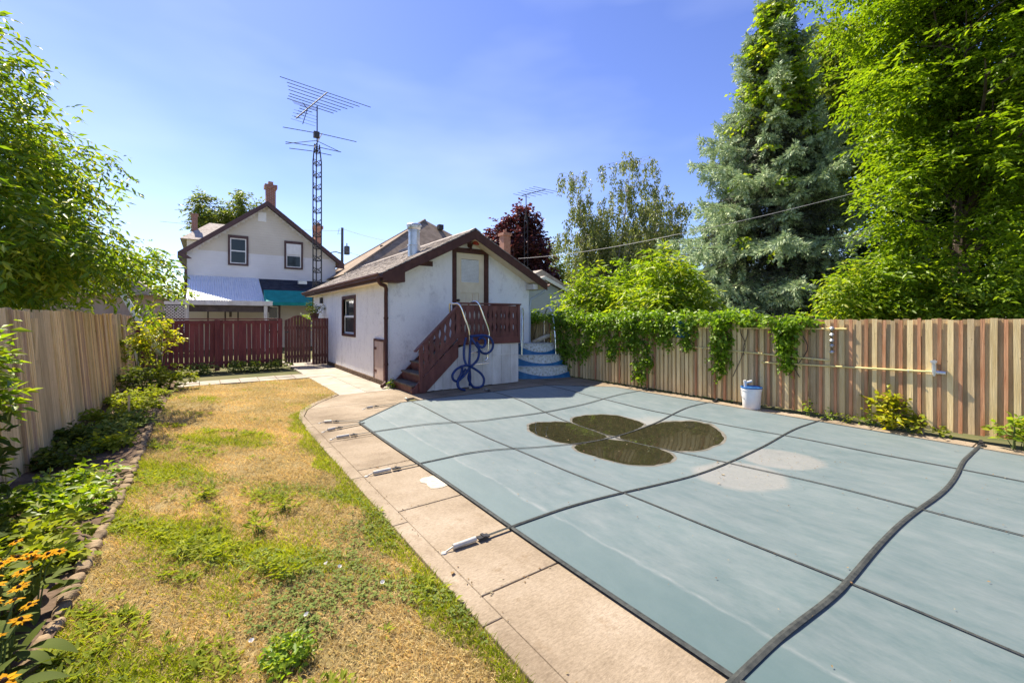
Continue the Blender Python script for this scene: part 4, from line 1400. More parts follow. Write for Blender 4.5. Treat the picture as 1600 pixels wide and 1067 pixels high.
def build_left_fence():
    F = thing('board_fence', 'tall weathered tan board fence behind the garden bed', 'fence', (LEFT_X, 8, 0))
    wide = MB().box(-.011, .011, -.07, .07, 0, 1).mesh('board', 'board_grey')
    bat = MB().box(0, .022, -.017, .017, 0, 1).mesh('batten', 'batten_tan')
    bat2 = MB().box(0, .022, -.03, .03, 0, 1).mesh('batten', 'batten_brown')
    H = 1.62
    lean = -.075
    y = 2.2
    i = 0
    while y < 14.9:
        top = H + .015 * math.sin(y * 1.7) - .004 * (y - 6)
        o = link('board', wide, F, (LEFT_X, y, -.02 + random.uniform(-.02, .02)))
        o.scale = (1, random.uniform(.96, 1.0), top)
        o.rotation_euler = (random.uniform(-.006, .006), lean, 0)
        if math.sin(y * 5.1) + .7 * math.sin(y * 2.3 + 1) > .05 or random.random() < .2:
            for dy in (-.06, 0.005, .055):
                if random.random() < .75:
                    o = link('batten', bat if random.random() < .55 else bat2, F, (LEFT_X + .012, y + dy, -.02))
                    o.scale = (1, random.uniform(.8, 1.15), top + random.uniform(-.015, .004))
                    o.rotation_euler = (0, lean, 0)
        y += .1405; i += 1
    for z in (.35, 1.25):
        MB().box(LEFT_X - .06 + lean * z, LEFT_X - .02 + lean * z, 2.2, 14.9, z - .045, z + .045).build('rail', 'board_grey', F)
    tb = MB().box(LEFT_X - .03 + lean * H, LEFT_X + .02 + lean * H, 2.2, 14.7, H - .055, H - .012)
    yy = 2.0
    while yy < 15:
        MB().box(LEFT_X - .16, LEFT_X - .07, yy - .045, yy + .045, -.1, 1.5).build('post', 'board_grey', F); yy += 2.4
build_left_fence()

def build_red_fence():
    YF = 14.9
    F = thing('red_fence', 'dark red picket fence panel behind the paver path', 'fence', (.5, YF, 0))
    me = MB().box(-.052, .052, -.01, .01, 0, 1.37).mesh('picket', 'fence_red')
    X0, X1 = -2.4, 1.90
    x = X0
    while x < X1 - .05:
        o = link('picket', me, F, (x + random.uniform(-.006, .006), YF + .03, .06 + random.uniform(-.01, .01)))
        o.rotation_euler = (0, random.uniform(-.012, .012), 0)
        o.scale = (random.uniform(.93, 1.03), 1, 1)
        x += .115
    for z in (.22, 1.38):
        MB().box(X0, X1, YF - .02, YF + .018, z - .045, z + .045).build('rail', 'fence_red', F)
    MB().bar((X0, YF + .01, 1.475), (X1, YF + .01, 1.475), .12, .03).build('cap_rail', 'fence_red', F)
    for x in (-2.3, .27, 1.86):
        MB().box(x - .07, x + .05, YF - .075, YF - .021, .0, 1.455).build('post', 'fence_red', F, bevel=.004)
    G = thing('garden_gate', 'brown red board gate with arched top beside the garage', 'gate', (2.3, YF, 0))
    gx0, gx1 = 1.97, 2.72
    n = 9
    wdt = (gx1 - gx0) / n
    for i in range(n):
        x0 = gx0 + i * wdt + .004; x1 = gx0 + (i + 1) * wdt - .004
        def top(x):
            t = (x - gx0) / (gx1 - gx0)
            return 1.44 + .15 * math.sin(math.pi * t) ** 1.6
        MB().prism([(x0, .1), (x1, .1), (x1, top(x1)), (x0, top(x0))], 'y', YF - .05, YF - .028).build('board', 'porch_red', G)
    for z in (.3, 1.2):
        MB().box(gx0, gx1, YF - .027, YF + .01, z - .045, z + .045).build('rail', 'porch_red', G)
    MB().box(gx0 + .02, gx0 + .12, YF - .062, YF - .05, 1.05, 1.09).build('latch', 'dark_metal', G)
    S = thing('side_fence', 'narrow brown red board panel between gate and garage wall', 'fence', (3.0, YF, 0))
    bm_ = MB().box(-.04, .04, -.011, .011, 0, 1.48).mesh('board', 'porch_red')
    x = 2.80
    while x < 3.24:
        link('board', bm_, S, (x, YF - .04, .02)); x += .087
    for z in (.3, 1.2):
        MB().box(2.76, 3.235, YF - .028, YF + .01, z - .045, z + .045).build('rail', 'porch_red', S)
build_red_fence()

# ------------------------------------------------------------------ gear on the striped fence
def fence_pt(px, py, off=.06):
    dx, dy = ray(px); X = FENCE_X - off; d = X / dx
    return Vector((X, dy * d, EYE - (py - 497) * d / FOC))

def build_fence_gear():
    def pole(a, b, lab, r=.013):
        A = fence_pt(*a); B = fence_pt(*b)
        o = MB().tube([A, A.lerp(B, .5), B], r, 10).build('telescopic_pole', 'pole_yellow', None, True)
        return tag(o, lab, 'pole', 'pool poles hung on the striped fence')
    pole((1090, 512), (1323, 514), 'upper yellow pool pole hung high on the striped fence')
    pole((1082, 542), (1295, 563), 'middle yellow pool pole hung on the striped fence')
    t = thing('vacuum_pole', 'long lowest yellow pool pole ending in grey brush head', 'pole', tuple(fence_pt(1330, 572)), 'pool poles hung on the striped fence')
    A = fence_pt(1190, 566); B = fence_pt(1458, 581)
    MB().tube([A, A.lerp(B, .5), B], .013, 10).build('shaft', 'pole_yellow', t, True)
    C = fence_pt(1478, 583)
    MB().tube([B, B.lerp(C, .4), C], [.02, .026, .022], 10).build('socket', 'aluminium', t, True)
    c = fence_pt(1460, 580)
    h = MB().tube([c + Vector((-.01, 0, -.06)), c + Vector((-.015, 0, 0)), c + Vector((-.02, 0, .1)), c + Vector((-.02, .01, .14))], [.012, .026, .022, .03], 8)
    h.box(c.x - .05, c.x + .01, c.y - .03, c.y + .03, c.z + .11, c.z + .135)
    h.build('brush_head', 'aluminium', t, True)
    # hooks holding the poles
    for px, py in ((1110, 512), (1300, 514), (1100, 544), (1270, 561), (1230, 568), (1420, 579)):
        p = fence_pt(px, py, .05)
        o = MB().tube([p + Vector((.05, 0, .03)), p + Vector((-.005, 0, .02)), p + Vector((-.03, 0, 0)), p + Vector((-.028, 0, -.02)), p + Vector((-.005, 0, -.02))], .004, 6).build('hook', 'galvanised', None, True)
        side = 'upper' if py < 520 else ('middle' if py < 565 and px != 1230 else 'lowest')
        end = 'left' if px in (1110, 1100, 1230) else 'right'
        tag(o, 'small wire hook holding the %s end of the %s pool pole' % (end, side), 'hook', 'pole hooks on the striped fence')
    # string of grey hangings
    w = thing('hanging_ornament', 'grey metal ornament string hanging on the striped fence', 'ornament', tuple(fence_pt(1299, 535)))
    for k, py in enumerate((513, 523, 532, 540, 550)):
        p = fence_pt(1300, py, .07)
        MB().lathe([(0, -.03), (.02, -.02), (.034, 0), (.02, .022), (0, .03)], tuple(p), 10).build('bead', 'galvanised', w, True)
    a = fence_pt(1300, 508, .07); b = fence_pt(1300, 552, .07)
    MB().tube([a, b], .005, 6).build('cord', 'dark_metal', w)
    # skimmer net half hidden in the vine
    p = fence_pt(1064, 515, .12)
    n = thing('skimmer_net', 'dark blue skimmer net hanging in the fence vine', 'net', tuple(p))
    pts = [p + Vector((-.02 * math.sin(a), .21 * math.cos(a), .15 * math.sin(a))) for a in [2 * math.pi * k / 24 for k in range(25)]]
    MB().tube(pts, .011, 8, False).build('rim', 'net_blue', n, True)
    v = [p + Vector((.05, 0, -.02))]
    for q in pts[:-1]:
        v.append(q)
    MB().add(v, [(0, 1 + k, 1 + (k + 1) % 24) for k in range(24)]).build('mesh_bag', 'net_blue', n, True)
build_fence_gear()

# ------------------------------------------------------------------ houses behind
def siding(mb, x0, x1, y, z0, zfun, pitch=.11, depth=.03):
    """lapped boards facing -Y, clipped to zfun(x) above"""
    z = z0
    while True:
        # clip the course to the gable width
        xs = []
        N = 60
        for i in range(N + 1):
            x = x0 + (x1 - x0) * i / N
            if zfun(x) >= z + pitch * .6:
                xs.append(x)
        if len(xs) < 2:
            break
        a, b = xs[0], xs[-1]
        t = z + pitch
        mb.add([(a, y - depth, z), (b, y - depth, z), (b, y - .002, t), (a, y - .002, t), (a, y, z), (b, y, z)], [(0, 1, 2, 3), (0, 4, 5, 1)])
        z += pitch

def wall_window(parent, x0, x1, y, z0, z1, trim='house_trim', shutter=False):
    w = .10
    m_ = MB()
    for a in ((x0, x0 + w, z0, z1), (x1 - w, x1, z0, z1), (x0 + w, x1 - w, z0, z0 + w), (x0 + w, x1 - w, z1 - w * 1.6, z1)):
        m_.box(a[0], a[1], y - .07, y, a[2], a[3])
    win = m_.build('window', trim, parent)
    a, b, c, d = x0 + w, x1 - w, z0 + w, z1 - w * 1.6
    mid = (c + d) / 2
    s = MB()
    for q in ((a, a + .05, c, d), (b - .05, b, c, d), (a + .05, b - .05, c, c + .05), (a + .05, b - .05, d - .05, d), (a + .05, b - .05, mid - .03, mid + .03)):
        s.box(q[0], q[1], y - .045, y - .005, q[2], q[3])
    s.build('sash', 'white_paint', win)
    MB().box(a + .05, b - .05, y - .025, y - .02, c + .05, mid - .03).build('pane', 'glass', win)
    if shutter:
        MB().box(a - .0, b + .0, y - .06, y - .046, mid + .06, d).build('roller_blind', 'white_paint', win)
    else:
        MB().box(a + .05, b - .05, y - .025, y - .02, mid + .03, d - .05).build('pane', 'glass', win)

def build_white_house():
    Y = 28.0
    H = thing('white_house', 'white sided house with brown trimmed gable and brick chimney', 'house', (2.8, Y, 0))
    P = lambda px, py: at_y(px, py, Y)
    xl, xr = P(292, 420).x, P(524, 420).x
    pk = P(417, 316); ex0 = P(278, 398); ex1 = P(535, 412)
    ezt = (ex0.z + ex1.z) / 2 + .05
    xc = (ex0.x + ex1.x) / 2
    xc = pk.x
    def rz(x):
        if x < xc:
            return pk.z - (pk.z - ezt) * (xc - x) / (xc - ex0.x)
        return pk.z - (pk.z - ezt) * (x - xc) / (ex1.x - xc)
    MB().prism([(xl, -.05), (xr, -.05), (xr, rz(xr) - .25), (xc, pk.z - .25), (xl, rz(xl) - .25)], 'y', Y, Y + 9).build('wall', 'siding_white', H)
    m_ = MB(); siding(m_, xl, xr, Y - .003, .2, lambda x: rz(x) - .3, .14)
    zsplit = P(400, 398).z
    up = MB(); lw = MB()
    for q, dst in (('u', up), ('l', lw)):
        pass
    for i in range(0, len(m_.v), 6):
        seg = m_.v[i:i + 6]
        (up if seg[0][2] > zsplit else lw).add(seg, [(0, 1, 2, 3), (0, 4, 5, 1)])
    stuff(up.build('siding', 'siding_cream', H))
    stuff(lw.build('siding', 'siding_white', H))
    # roof slabs
    roof = MB()
    for a, b in ((ex0.x, xc), (xc, ex1.x)):
        roof.prism([(a, rz(a)), (b, rz(b)), (b, rz(b) - .08), (a, rz(a) - .08)], 'y', Y - .35, Y + 9.3)
    ro = roof.build('roof', 'shingle', H)
    for a, b in ((ex0.x, xc), (ex1.x, xc)):
        MB().prism([(a, rz(a) - .02), (b, rz(b) - .02), (b, rz(b) - .30), (a, rz(a) - .30)], 'y', Y - .42, Y - .36).build('barge_board', 'house_trim', H)
        s = .6 if a < b else -.6
        MB().prism([(a, rz(a) - .02), (a + s * .3, rz(a) - .0), (a + s, rz(a) - .32), (a, rz(a) - .36)], 'y', Y - .45, Y - .425).build('eave_return', 'house_trim', H)
    # down pipe on the left corner
    MB().tube([(ex0.x + .1, Y - .4, rz(ex0.x) - .35), (ex0.x + .12, Y - .35, rz(ex0.x) - .5), (xl - .05, Y - .12, rz(ex0.x) - .75), (xl - .03, Y - .1, .2)], .06, 8).build('down_pipe', 'house_trim', H, True)
    a = P(356, 414); b = P(388, 370); wall_window(H, a.x, b.x, Y - .02, a.z, b.z)
    a = P(444, 420); b = P(473, 379); wall_window(H, a.x, b.x, Y - .02, a.z, b.z, shutter=True)
    a = P(403, 346); b = P(416, 333)
    MB().box(a.x, b.x, Y - .06, Y - .001, a.z, b.z).build('gable_vent', 'white_paint', H)
    # chimneys
    def chimney(px0, px1, pyt, pyb, y, mat='brick', cap=True):
        a = at_y(px0, pyb, y); b = at_y(px1, pyt, y)
        c = MB().box(a.x, b.x, y, y + (b.x - a.x), a.z - 1.2, b.z)
        o = c.build('chimney', mat, ro)
        w = b.x - a.x
        MB().box(a.x - .08, b.x + .08, y - .08, y + w + .08, b.z - .14, b.z + .08).build('chimney_cap', mat, ro)
        MB().box(a.x + w * .25, b.x - w * .25, y + .1, y + w - .1, b.z + .08, b.z + .3).build('flue', 'brick_tan', ro)
    chimney(416, 431, 292, 318, Y + 2.0)
    chimney(492, 503, 355, 390, Y + 5, 'brick_tan')
    # back wing with a hipped roof
    W = thing('hip_roof_house', 'grey shingled hip roof seen left of the white gable', 'house', (-2, 40, 0))
    y = 40
    a = at_y(281, 372, y); b = at_y(345, 372, y); t0 = at_y(328, 346, y); t1 = at_y(400, 346, y)
    MB().add([(a.x, y, a.z), (b.x + 6, y, a.z), (t1.x + 3, y + 4, t0.z + .6), (t0.x, y + 4, t0.z + .6), (a.x, y + 9, a.z), (b.x + 6, y + 9, a.z)], [(0, 1, 2, 3), (0, 3, 4), (3, 2, 5, 4), (1, 5, 2), (0, 4, 5, 1)]).build('roof', 'shingle', W)
    MB().box(a.x + .4, b.x + 5.6, y + .3, y + 8.6, -.05, a.z - .01).build('wall', 'siding_cream', W)
    c = at_y(298, 338, y); d = at_y(308, 338, y)
    MB().box(c.x, d.x, y + 2, y + 2.5, a.z, c.z + .5).build('chimney', 'brick', W)
    MB().box(c.x - .06, d.x + .06, y + 1.94, y + 2.56, c.z + .5, c.z + .62).build('chimney_cap', 'brick', W)
    # lean-to: corrugated metal roof on the left, dark shingles on the right
    q0 = P(294, 430); q1 = P(392, 430)
    yb = 24.6
    e0 = at_y(294, 471, yb)
    x0, x1 = q0.x, q1.x + .35
    v = []; f = []
    n = 96
    for i in range(n + 1):
        x = x0 + (x1 - x0) * i / n
        dz = .022 * math.cos(i * math.pi / 1.5)
        v += [(x, Y - .05, q0.z + dz), (x, yb, e0.z + dz)]
    for i in range(n):
        f.append((2 * i, 2 * i + 1, 2 * i + 3, 2 * i + 2))
    MB().add(v, f).build('metal_roof', 'metal_white', H, True)
    dk = MB()
    s1 = P(524, 434).x
    k = 0
    rows = 14
    for k in range(rows):
        ya = Y - .04 - (Y - yb) * k / rows; yb2 = Y - .04 - (Y - yb) * (k + 1.1) / rows
        za = q0.z - .02 - (q0.z - e0.z) * k / rows; zb = q0.z - .02 - (q0.z - e0.z) * (k + 1.1) / rows
        dk.add([(x1 + .03, ya, za), (s1, ya, za), (s1, yb2, zb + .02), (x1 + .03, yb2, zb + .02), (x1 + .03, yb2, zb), (s1, yb2, zb)], [(0, 1, 2, 3), (3, 2, 5, 4)])
    dk.build('lean_to_roof', 'shingle_dark', H)
    sk = at_y(472, 441, 26.9)
    MB().box(sk.x - .22, sk.x + .22, 26.7, 27.0, sk.z - .12, sk.z + .06).build('roof_vent', 'aluminium', H)
    # lower wall and openings under the lean-to
    yl = 25.4
    lw = MB(); siding(lw, x0 - .2, s1, yl - .003, .2, lambda x: e0.z + .05, .14)
    stuff(lw.build('siding', 'siding_cream', H))
    MB().box(x0 - .2, s1, yl, yl + .15, -.05, e0.z).build('wall', 'siding_cream', H)
    a = at_y(415, 520, yl - .02); b = at_y(438, 474, yl - .02); wall_window(H, a.x, b.x, yl - .02, a.z, b.z)
    # green awning
    g0 = at_y(412, 453, 25.1); g1 = at_y(486, 453, 25.1); gz = at_y(412, 472, 24.0).z; zb = at_y(412, 477, 24.0).z
    aw = MB()
    n = 24
    v = [(g0.x, 25.1, g0.z), (g1.x + .9, 25.1, g0.z), (g1.x + .9, 23.9, gz), (g0.x, 23.9, gz), (g0.x, 23.9, zb), (g1.x + .9, 23.9, zb), (g0.x, 25.1, zb), (g1.x + .9, 25.1, zb)]
    aw.add(v, [(0, 1, 2, 3), (3, 2, 5, 4), (0, 3, 4, 6), (1, 7, 5, 2)])
    aw.build('awning', 'awning_green', H)
    # carport: pale fascia, dark back, posts, lattice
    C = thing('carport', 'flat carport with pale fascia and dark posts behind red fence', 'carport', (0, 22.5, 0))
    yc = 22.6
    c0 = at_y(236, 469, yc); c1 = at_y(426, 473, yc)
    MB().box(c0.x - 1.5, c1.x, yc, yc + 1.95, c0.z - .16, c0.z + .05).build('fascia', 'white_board', C)
    MB().box(c0.x - 1.4, c1.x - .1, yc + .15, yc + .32, c0.z - .45, c0.z - .17).build('beam', 'timber_dark', C)
    for px in (292, 415):
        a = at_y(px, 480, yc + .1)
        MB().box(a.x - .07, a.x + .07, yc + .05, yc + .14, -.05, c0.z - .165).build('post', 'white_board', C)
    for px in (325, 352, 372):
        a = at_y(px, 480, yc + 1.2)
        MB().box(a.x - .03, a.x + .03, yc + 1.2, yc + 1.26, -.05, c0.z - .17).build('post', 'timber_dark', C)
    a = at_y(341, 485, yc + 1); b = at_y(379, 485, yc + 1)
    MB().box(a.x, b.x, yc + 1, yc + 1.06, a.z - .03, a.z + .05).box((a.x + b.x) / 2 - .05, (a.x + b.x) / 2 + .05, yc + 1, yc + 1.05, a.z - .3, a.z - .03).build('crossbar', 'timber_dark', C)
    l0 = at_y(243, 478, yc - .02).x; l1 = at_y(290, 478, yc - .02).x
    la = MB()
    z0, z1 = .9, c0.z - .2
    k = -(z1 - z0)
    while k < l1 - l0:
        for s in (1, -1):
            u0, u1 = max(0, k), min(l1 - l0, k + z1 - z0)
            if u1 > u0:
                za, zb2 = z0 + (u0 - k), z0 + (u1 - k)
                xa, xb = (l0 + u0, l0 + u1) if s > 0 else (l1 - u0, l1 - u1)
                la.bar((xa, yc + .01 * s, za), (xb, yc + .01 * s, zb2), .035, .008, (0, 1, 0))
        k += .12
    stuff(la.build('lattice', 'white_board', C))
    MB().box(l0 - .06, l0, yc - .03, yc + .03, .1, z1 + .05).box(l1, l1 + .06, yc - .03, yc + .03, .1, z1 + .05).build('lattice_frame', 'white_board', C)
    MB().box(l0, l1, yc + .9, yc + 1, 0, z1).build('backing', 'timber_dark', C)
build_white_house()

def build_brown_house():
    """hip roofed house rising behind the garage"""
    H = thing('brown_roof_house', 'house with a tall brown hip roof behind the garage', 'house', (13, 34, 0))
    d = 30
    ap = at_d(672, 345, d)
    yl = ap.y - 4.2
    e = at_y(545, 428, yl)
    ez = e.z
    x0 = e.x - .2; x1 = 2 * ap.x - x0 + .2
    ya, yb = yl, yl + 9.5
    r0 = Vector((ap.x - .4, ap.y, ap.z)); r1 = Vector((ap.x + .3, ap.y + 1.2, ap.z))
    v = [(x0, ya, ez), (x1, ya, ez), (x1, yb, ez), (x0, yb, ez), tuple(r0), tuple(r1)]
    ro = MB().add(v, [(0, 1, 5, 4), (1, 2, 5), (2, 3, 4, 5), (3, 0, 4), (0, 3, 2, 1)]).build('roof', 'shingle_brown', H)
    MB().box(x0 + .4, x1 - .4, ya + .4, yb - .4, -.05, ez - .01).build('wall', 'siding_cream', H)
    MB().box(x0 - .02, x1 + .02, ya - .08, ya - .01, ez - .16, ez + .03).build('fascia', 'siding_cream', H)
    hip = MB()
    for a in ((x0, ya, ez), (x1, ya, ez), (x0, yb, ez)):
        hip.tube([Vector(a), Vector(a).lerp(r0 if a[0] == x0 else r1, 1)], .07, 6)
    hip.tube([r0, r1], .08, 6)
    hip.build('hip_cap', 'shingle_brown', ro)
    for px, py in ((663, 350), (688, 352)):
        p = at_d(px, py, 29.6)
        MB().box(p.x - .17, p.x + .17, p.y - .17, p.y + .17, p.z - .3, p.z + .02).build('roof_vent', 'dark_metal', ro)
    p = at_d(597, 389, 27.6)
    MB().tube([p + Vector((0, 0, -.6)), p + Vector((0, 0, .22))], .12, 10).build('vent_pipe', 'dark_metal', ro)
    # lower front gable
    g = at_d(618, 392, 26.5)
    MB().add([(g.x - 3.2, g.y - 1.5, g.z - 1.7), (g.x + 3.4, g.y - 1.5, g.z - 1.7), (g.x + .6, g.y - .4, g.z + .25), (g.x + .6, g.y + 4, g.z + .25), (g.x - 3.2, g.y + 4, g.z - 1.7), (g.x + 3.4, g.y + 4, g.z - 1.7)], [(0, 1, 2), (0, 2, 3, 4), (1, 5, 3, 2)]).build('porch_roof', 'shingle', H)
    # tan chimney to the right
    c = thing('tan_chimney_house', 'low roof with a tan brick chimney right of the garage', 'house', (14, 24, 0))
    p = at_d(789, 366, 22)
    MB().box(p.x - .2, p.x + .2, p.y - .2, p.y + .2, 2.5, p.z).build('chimney', 'brick_tan', c)
    MB().box(p.x - .26, p.x + .26, p.y - .26, p.y + .26, p.z - .1, p.z + .04).build('chimney_cap', 'brick_tan', c)
    MB().tube([p + Vector((0, 0, .04)), p + Vector((0, 0, .22))], .09, 10).build('flue', 'brick_tan', c)
    a = at_d(700, 430, 21); b = at_d(890, 430, 26)
    MB().prism([(p.x - 3, 2.4), (p.x + 3, 2.4), (p.x, 3.7)], 'y', p.y - 3, p.y + 4).build('roof', 'shingle', c)
    MB().box(p.x - 2.7, p.x + 2.7, p.y - 2.7, p.y + 3.7, -.05, 2.39).build('wall', 'siding_cream', c)
build_brown_house()

def build_blue_shed():
    Y = 13.6
    S = thing('blue_shed', 'pale blue sided shed with white fascia behind the steps', 'shed', (10, Y, 0))
    P = lambda px, py: at_y(px, py, Y)
    a = P(800, 430); pk = P(845, 432); e = P(899, 462); wl_ = P(808, 470); wr = P(889, 470)
    zt = lambda x: pk.z - (pk.z - e.z) * abs(x - pk.x) / (e.x - pk.x)
    x0 = pk.x - (e.x - pk.x)
    MB().prism([(x0 + .25, -.05), (wr.x, -.05), (wr.x, zt(wr.x) - .12), (pk.x, pk.z - .12), (x0 + .25, zt(x0 + .25) - .12)], 'y', Y, Y + 5).build('wall', 'siding_blue', S)
    m_ = MB(); siding(m_, x0 + .25, wr.x, Y - .003, .2, lambda x: zt(x) - .15, .10)
    stuff(m_.build('siding', 'siding_blue', S))
    r = MB()
    for q in (x0, e.x):
        r.prism([(q, zt(q)), (pk.x, pk.z), (pk.x, pk.z - .06), (q, zt(q) - .06)], 'y', Y - .25, Y + 5.2)
    r.build('roof', 'shingle', S)
    for q in (x0, e.x):
        MB().prism([(q, zt(q) - .01), (pk.x, pk.z - .01), (pk.x, pk.z - .15), (q, zt(q) - .15)], 'y', Y - .29, Y - .255).build('barge_board', 'white_paint', S)
    MB().box(wr.x - .06, wr.x + .03, Y - .03, Y - .02, 0, zt(wr.x) - .16).build('corner_board', 'white_paint', S)
build_blue_shed()

def build_pale_neighbour():
    N = thing('pale_outbuilding', 'pale rendered outbuilding half hidden behind the left tree', 'shed', (-6, 17, 0))
    a = at_y(60, 470, 15.5); b = at_y(236, 462, 15.5)
    MB().box(a.x, b.x, 15.5, 20, -.05, b.z).build('wall', 'hatch_pink', N)
    MB().prism([(a.x - .3, b.z), (b.x + .2, b.z), (b.x - .4, b.z + .5), (a.x - .3, b.z + .5)], 'y', 15.2, 20.3).build('roof', 'shingle', N)
build_pale_neighbour()

# ------------------------------------------------------------------ antenna towers, pole, wires
def yagi(parent, c, boom_dir, elem_dir, L, lens, r=.012, dirmat='wire_metal', tilt=0):
    c = Vector(c); bd = Vector(boom_dir).normalized(); ed = Vector(elem_dir).normalized()
    a = c - bd * L / 2; b = c + bd * L / 2
    boom = MB().tube([a, b], r * 2, 6).build('boom', dirmat, parent)
    for i, ln in enumerate(lens):
        q = a.lerp(b, i / (len(lens) - 1))
        MB().tube([q - ed * ln / 2, q + ed * ln / 2], r, 5).build('element', dirmat, boom)
    return boom

def build_tower():
    Y = 24.0
    b = at_y(495, 440, Y); top = at_y(493, 226, Y)
    T = thing('antenna_tower', 'tall lattice tower carrying television antennas beside the white house', 'antenna', (b.x, Y, 0))
    cx_ = b.x; zt = top.z; w = .20
    legs = [(cx_ - w, Y - .1), (cx_ + w, Y - .1), (cx_ + .03, Y + .28)]
    def leg(i, z):
        x, y = legs[i]
        k = 1 if z < zt - .9 else 1 - .45 * (z - zt + .9) / .9
        return Vector((cx_ + (x - cx_) * k, Y + (y - Y) * k, z))
    for i in range(3):
        MB().tube([leg(i, 0), leg(i, zt - .9), leg(i, zt)], .032, 6).build('leg', 'wire_metal', T)
    z = 2.0
    br = MB().tube([(0, 0, 0), (0, 0, .01)], .001, 3)
    while z < zt - .2:
        m_ = MB()
        for i in range(3):
            j = (i + 1) % 3
            m_.tube([leg(i, z), leg(j, z)], .018, 4)
            m_.tube([leg(i, z), leg(j, z + .28)], .015, 4)
            m_.tube([leg(j, z), leg(i, z + .28)], .015, 4)
        m_.build('brace', 'wire_metal', T)
        z += .62
    m0 = Vector((cx_ + .02, Y + .02, zt - .4)); mt = at_y(489, 164, Y); m1 = Vector((cx_ + .02, Y + .02, mt.z))
    MB().tube([m0, m1], .03, 8).build('mast', 'wire_metal', T)
    MB().box(cx_ - .15, cx_ + .12, Y - .1, Y + .14, at_y(490, 209, Y).z - .17, at_y(490, 209, Y).z + .12).build('rotator', 'dark_metal', T)
    # upper yagi: boom rises away to the right, elements run down to the right
    A = at_y(463, 185, 23.0); B = at_y(511, 145, 25.4)
    bd = (B - A)
    e1 = at_y(566, 162, 25.0) - at_y(451, 123, 25.8)
    ed = e1.normalized()
    boom = MB().tube([A, B], .03, 6).build('boom', 'wire_metal', T)
    lens = [(0.03, .3), (.12, .35), (.2, .45), (.28, .6), (.36, .8), (.44, 2.2), (.52, 2.35), (.6, 2.5), (.7, 2.9), (.8, 3.3), (.9, 3.7), (1.0, 4.7)]
    for t, ln in lens:
        q = A.lerp(B, t)
        MB().tube([q - ed * ln / 2, q + ed * ln / 2], .018, 5).build('element', 'wire_metal', boom)
    # corner reflector arms of the front section
    P0 = A.lerp(B, .33)
    for tip in (at_y(473, 161, 23.4), at_y(473, 194, 23.2)):
        MB().tube([P0, tip], .018, 5).build('reflector_arm', 'wire_metal', boom)
        for t in (.3, .5, .7, .9):
            q = P0.lerp(tip, t)
            MB().tube([q - ed * .55, q + ed * .55], .008, 4).build('element', 'wire_metal', boom)
    # lower array
    c0 = Vector((cx_ + .02, Y + .02, at_y(493, 222, Y).z))
    C1 = at_y(503, 209, 25.0)
    b2 = MB().tube([c0 - (C1 - c0) * .6, C1], .024, 6).build('boom', 'wire_metal', T)
    for ctr, aa, bb in ((C1, (442, 199), (557, 222)), (c0, (446, 222), (533, 238)), (c0 - (C1 - c0) * .45, (452, 232), (518, 243))):
        l = at_y(aa[0], aa[1], 24.5); r_ = at_y(bb[0], bb[1], 24.0)
        off = ctr - l.lerp(r_, .5)
        MB().tube([l, l.lerp(r_, .5) + Vector((0, 0, .05)), r_], .019, 5).build('element', 'wire_metal', b2)
    l = at_y(446, 225, 24.3); m_ = at_y(494, 220, 24); r_ = at_y(532, 238, 23.9)
    MB().tube([l, m_, r_], .017, 5).build('element', 'wire_metal', b2)
build_tower()

def build_far_antenna():
    Y = 20.0
    b = at_d(822, 440, 24); t = at_d(822, 305, 24)
    T = thing('roof_antenna', 'slim mast with a fan shaped antenna before the purple tree', 'antenna', (b.x, b.y, 0))
    for dx in (-.12, .12):
        MB().tube([(b.x + dx, b.y, 0), (b.x + dx, b.y, t.z - 1.4), (b.x, b.y, t.z - 1.0)], .02, 5).build('leg', 'wire_metal', T)
    br = MB()
    z = 3.0
    while z < t.z - 1.5:
        br.tube([(b.x - .12, b.y, z), (b.x + .12, b.y, z + .25)], .01, 4); z += .4
    br.build('brace', 'wire_metal', T)
    MB().tube([(b.x, b.y, t.z - 1.5), (b.x, b.y, t.z)], .025, 6).build('mast', 'wire_metal', T)
    A = at_d(815, 306, 23.6); B = at_d(853, 296, 24.8)
    boom = MB().tube([A, B], .02, 5).build('boom', 'wire_metal', T)
    ed = (at_d(869, 302, 24) - at_d(828, 293, 24.5)).normalized()
    for k, ln in enumerate((1.0, 1.1, 1.25, 1.4, 1.5, 1.6)):
        q = A.lerp(B, k / 5)
        MB().tube([q - ed * ln / 2, q + ed * ln / 2], .012, 4).build('element', 'wire_metal', boom)
build_far_antenna()

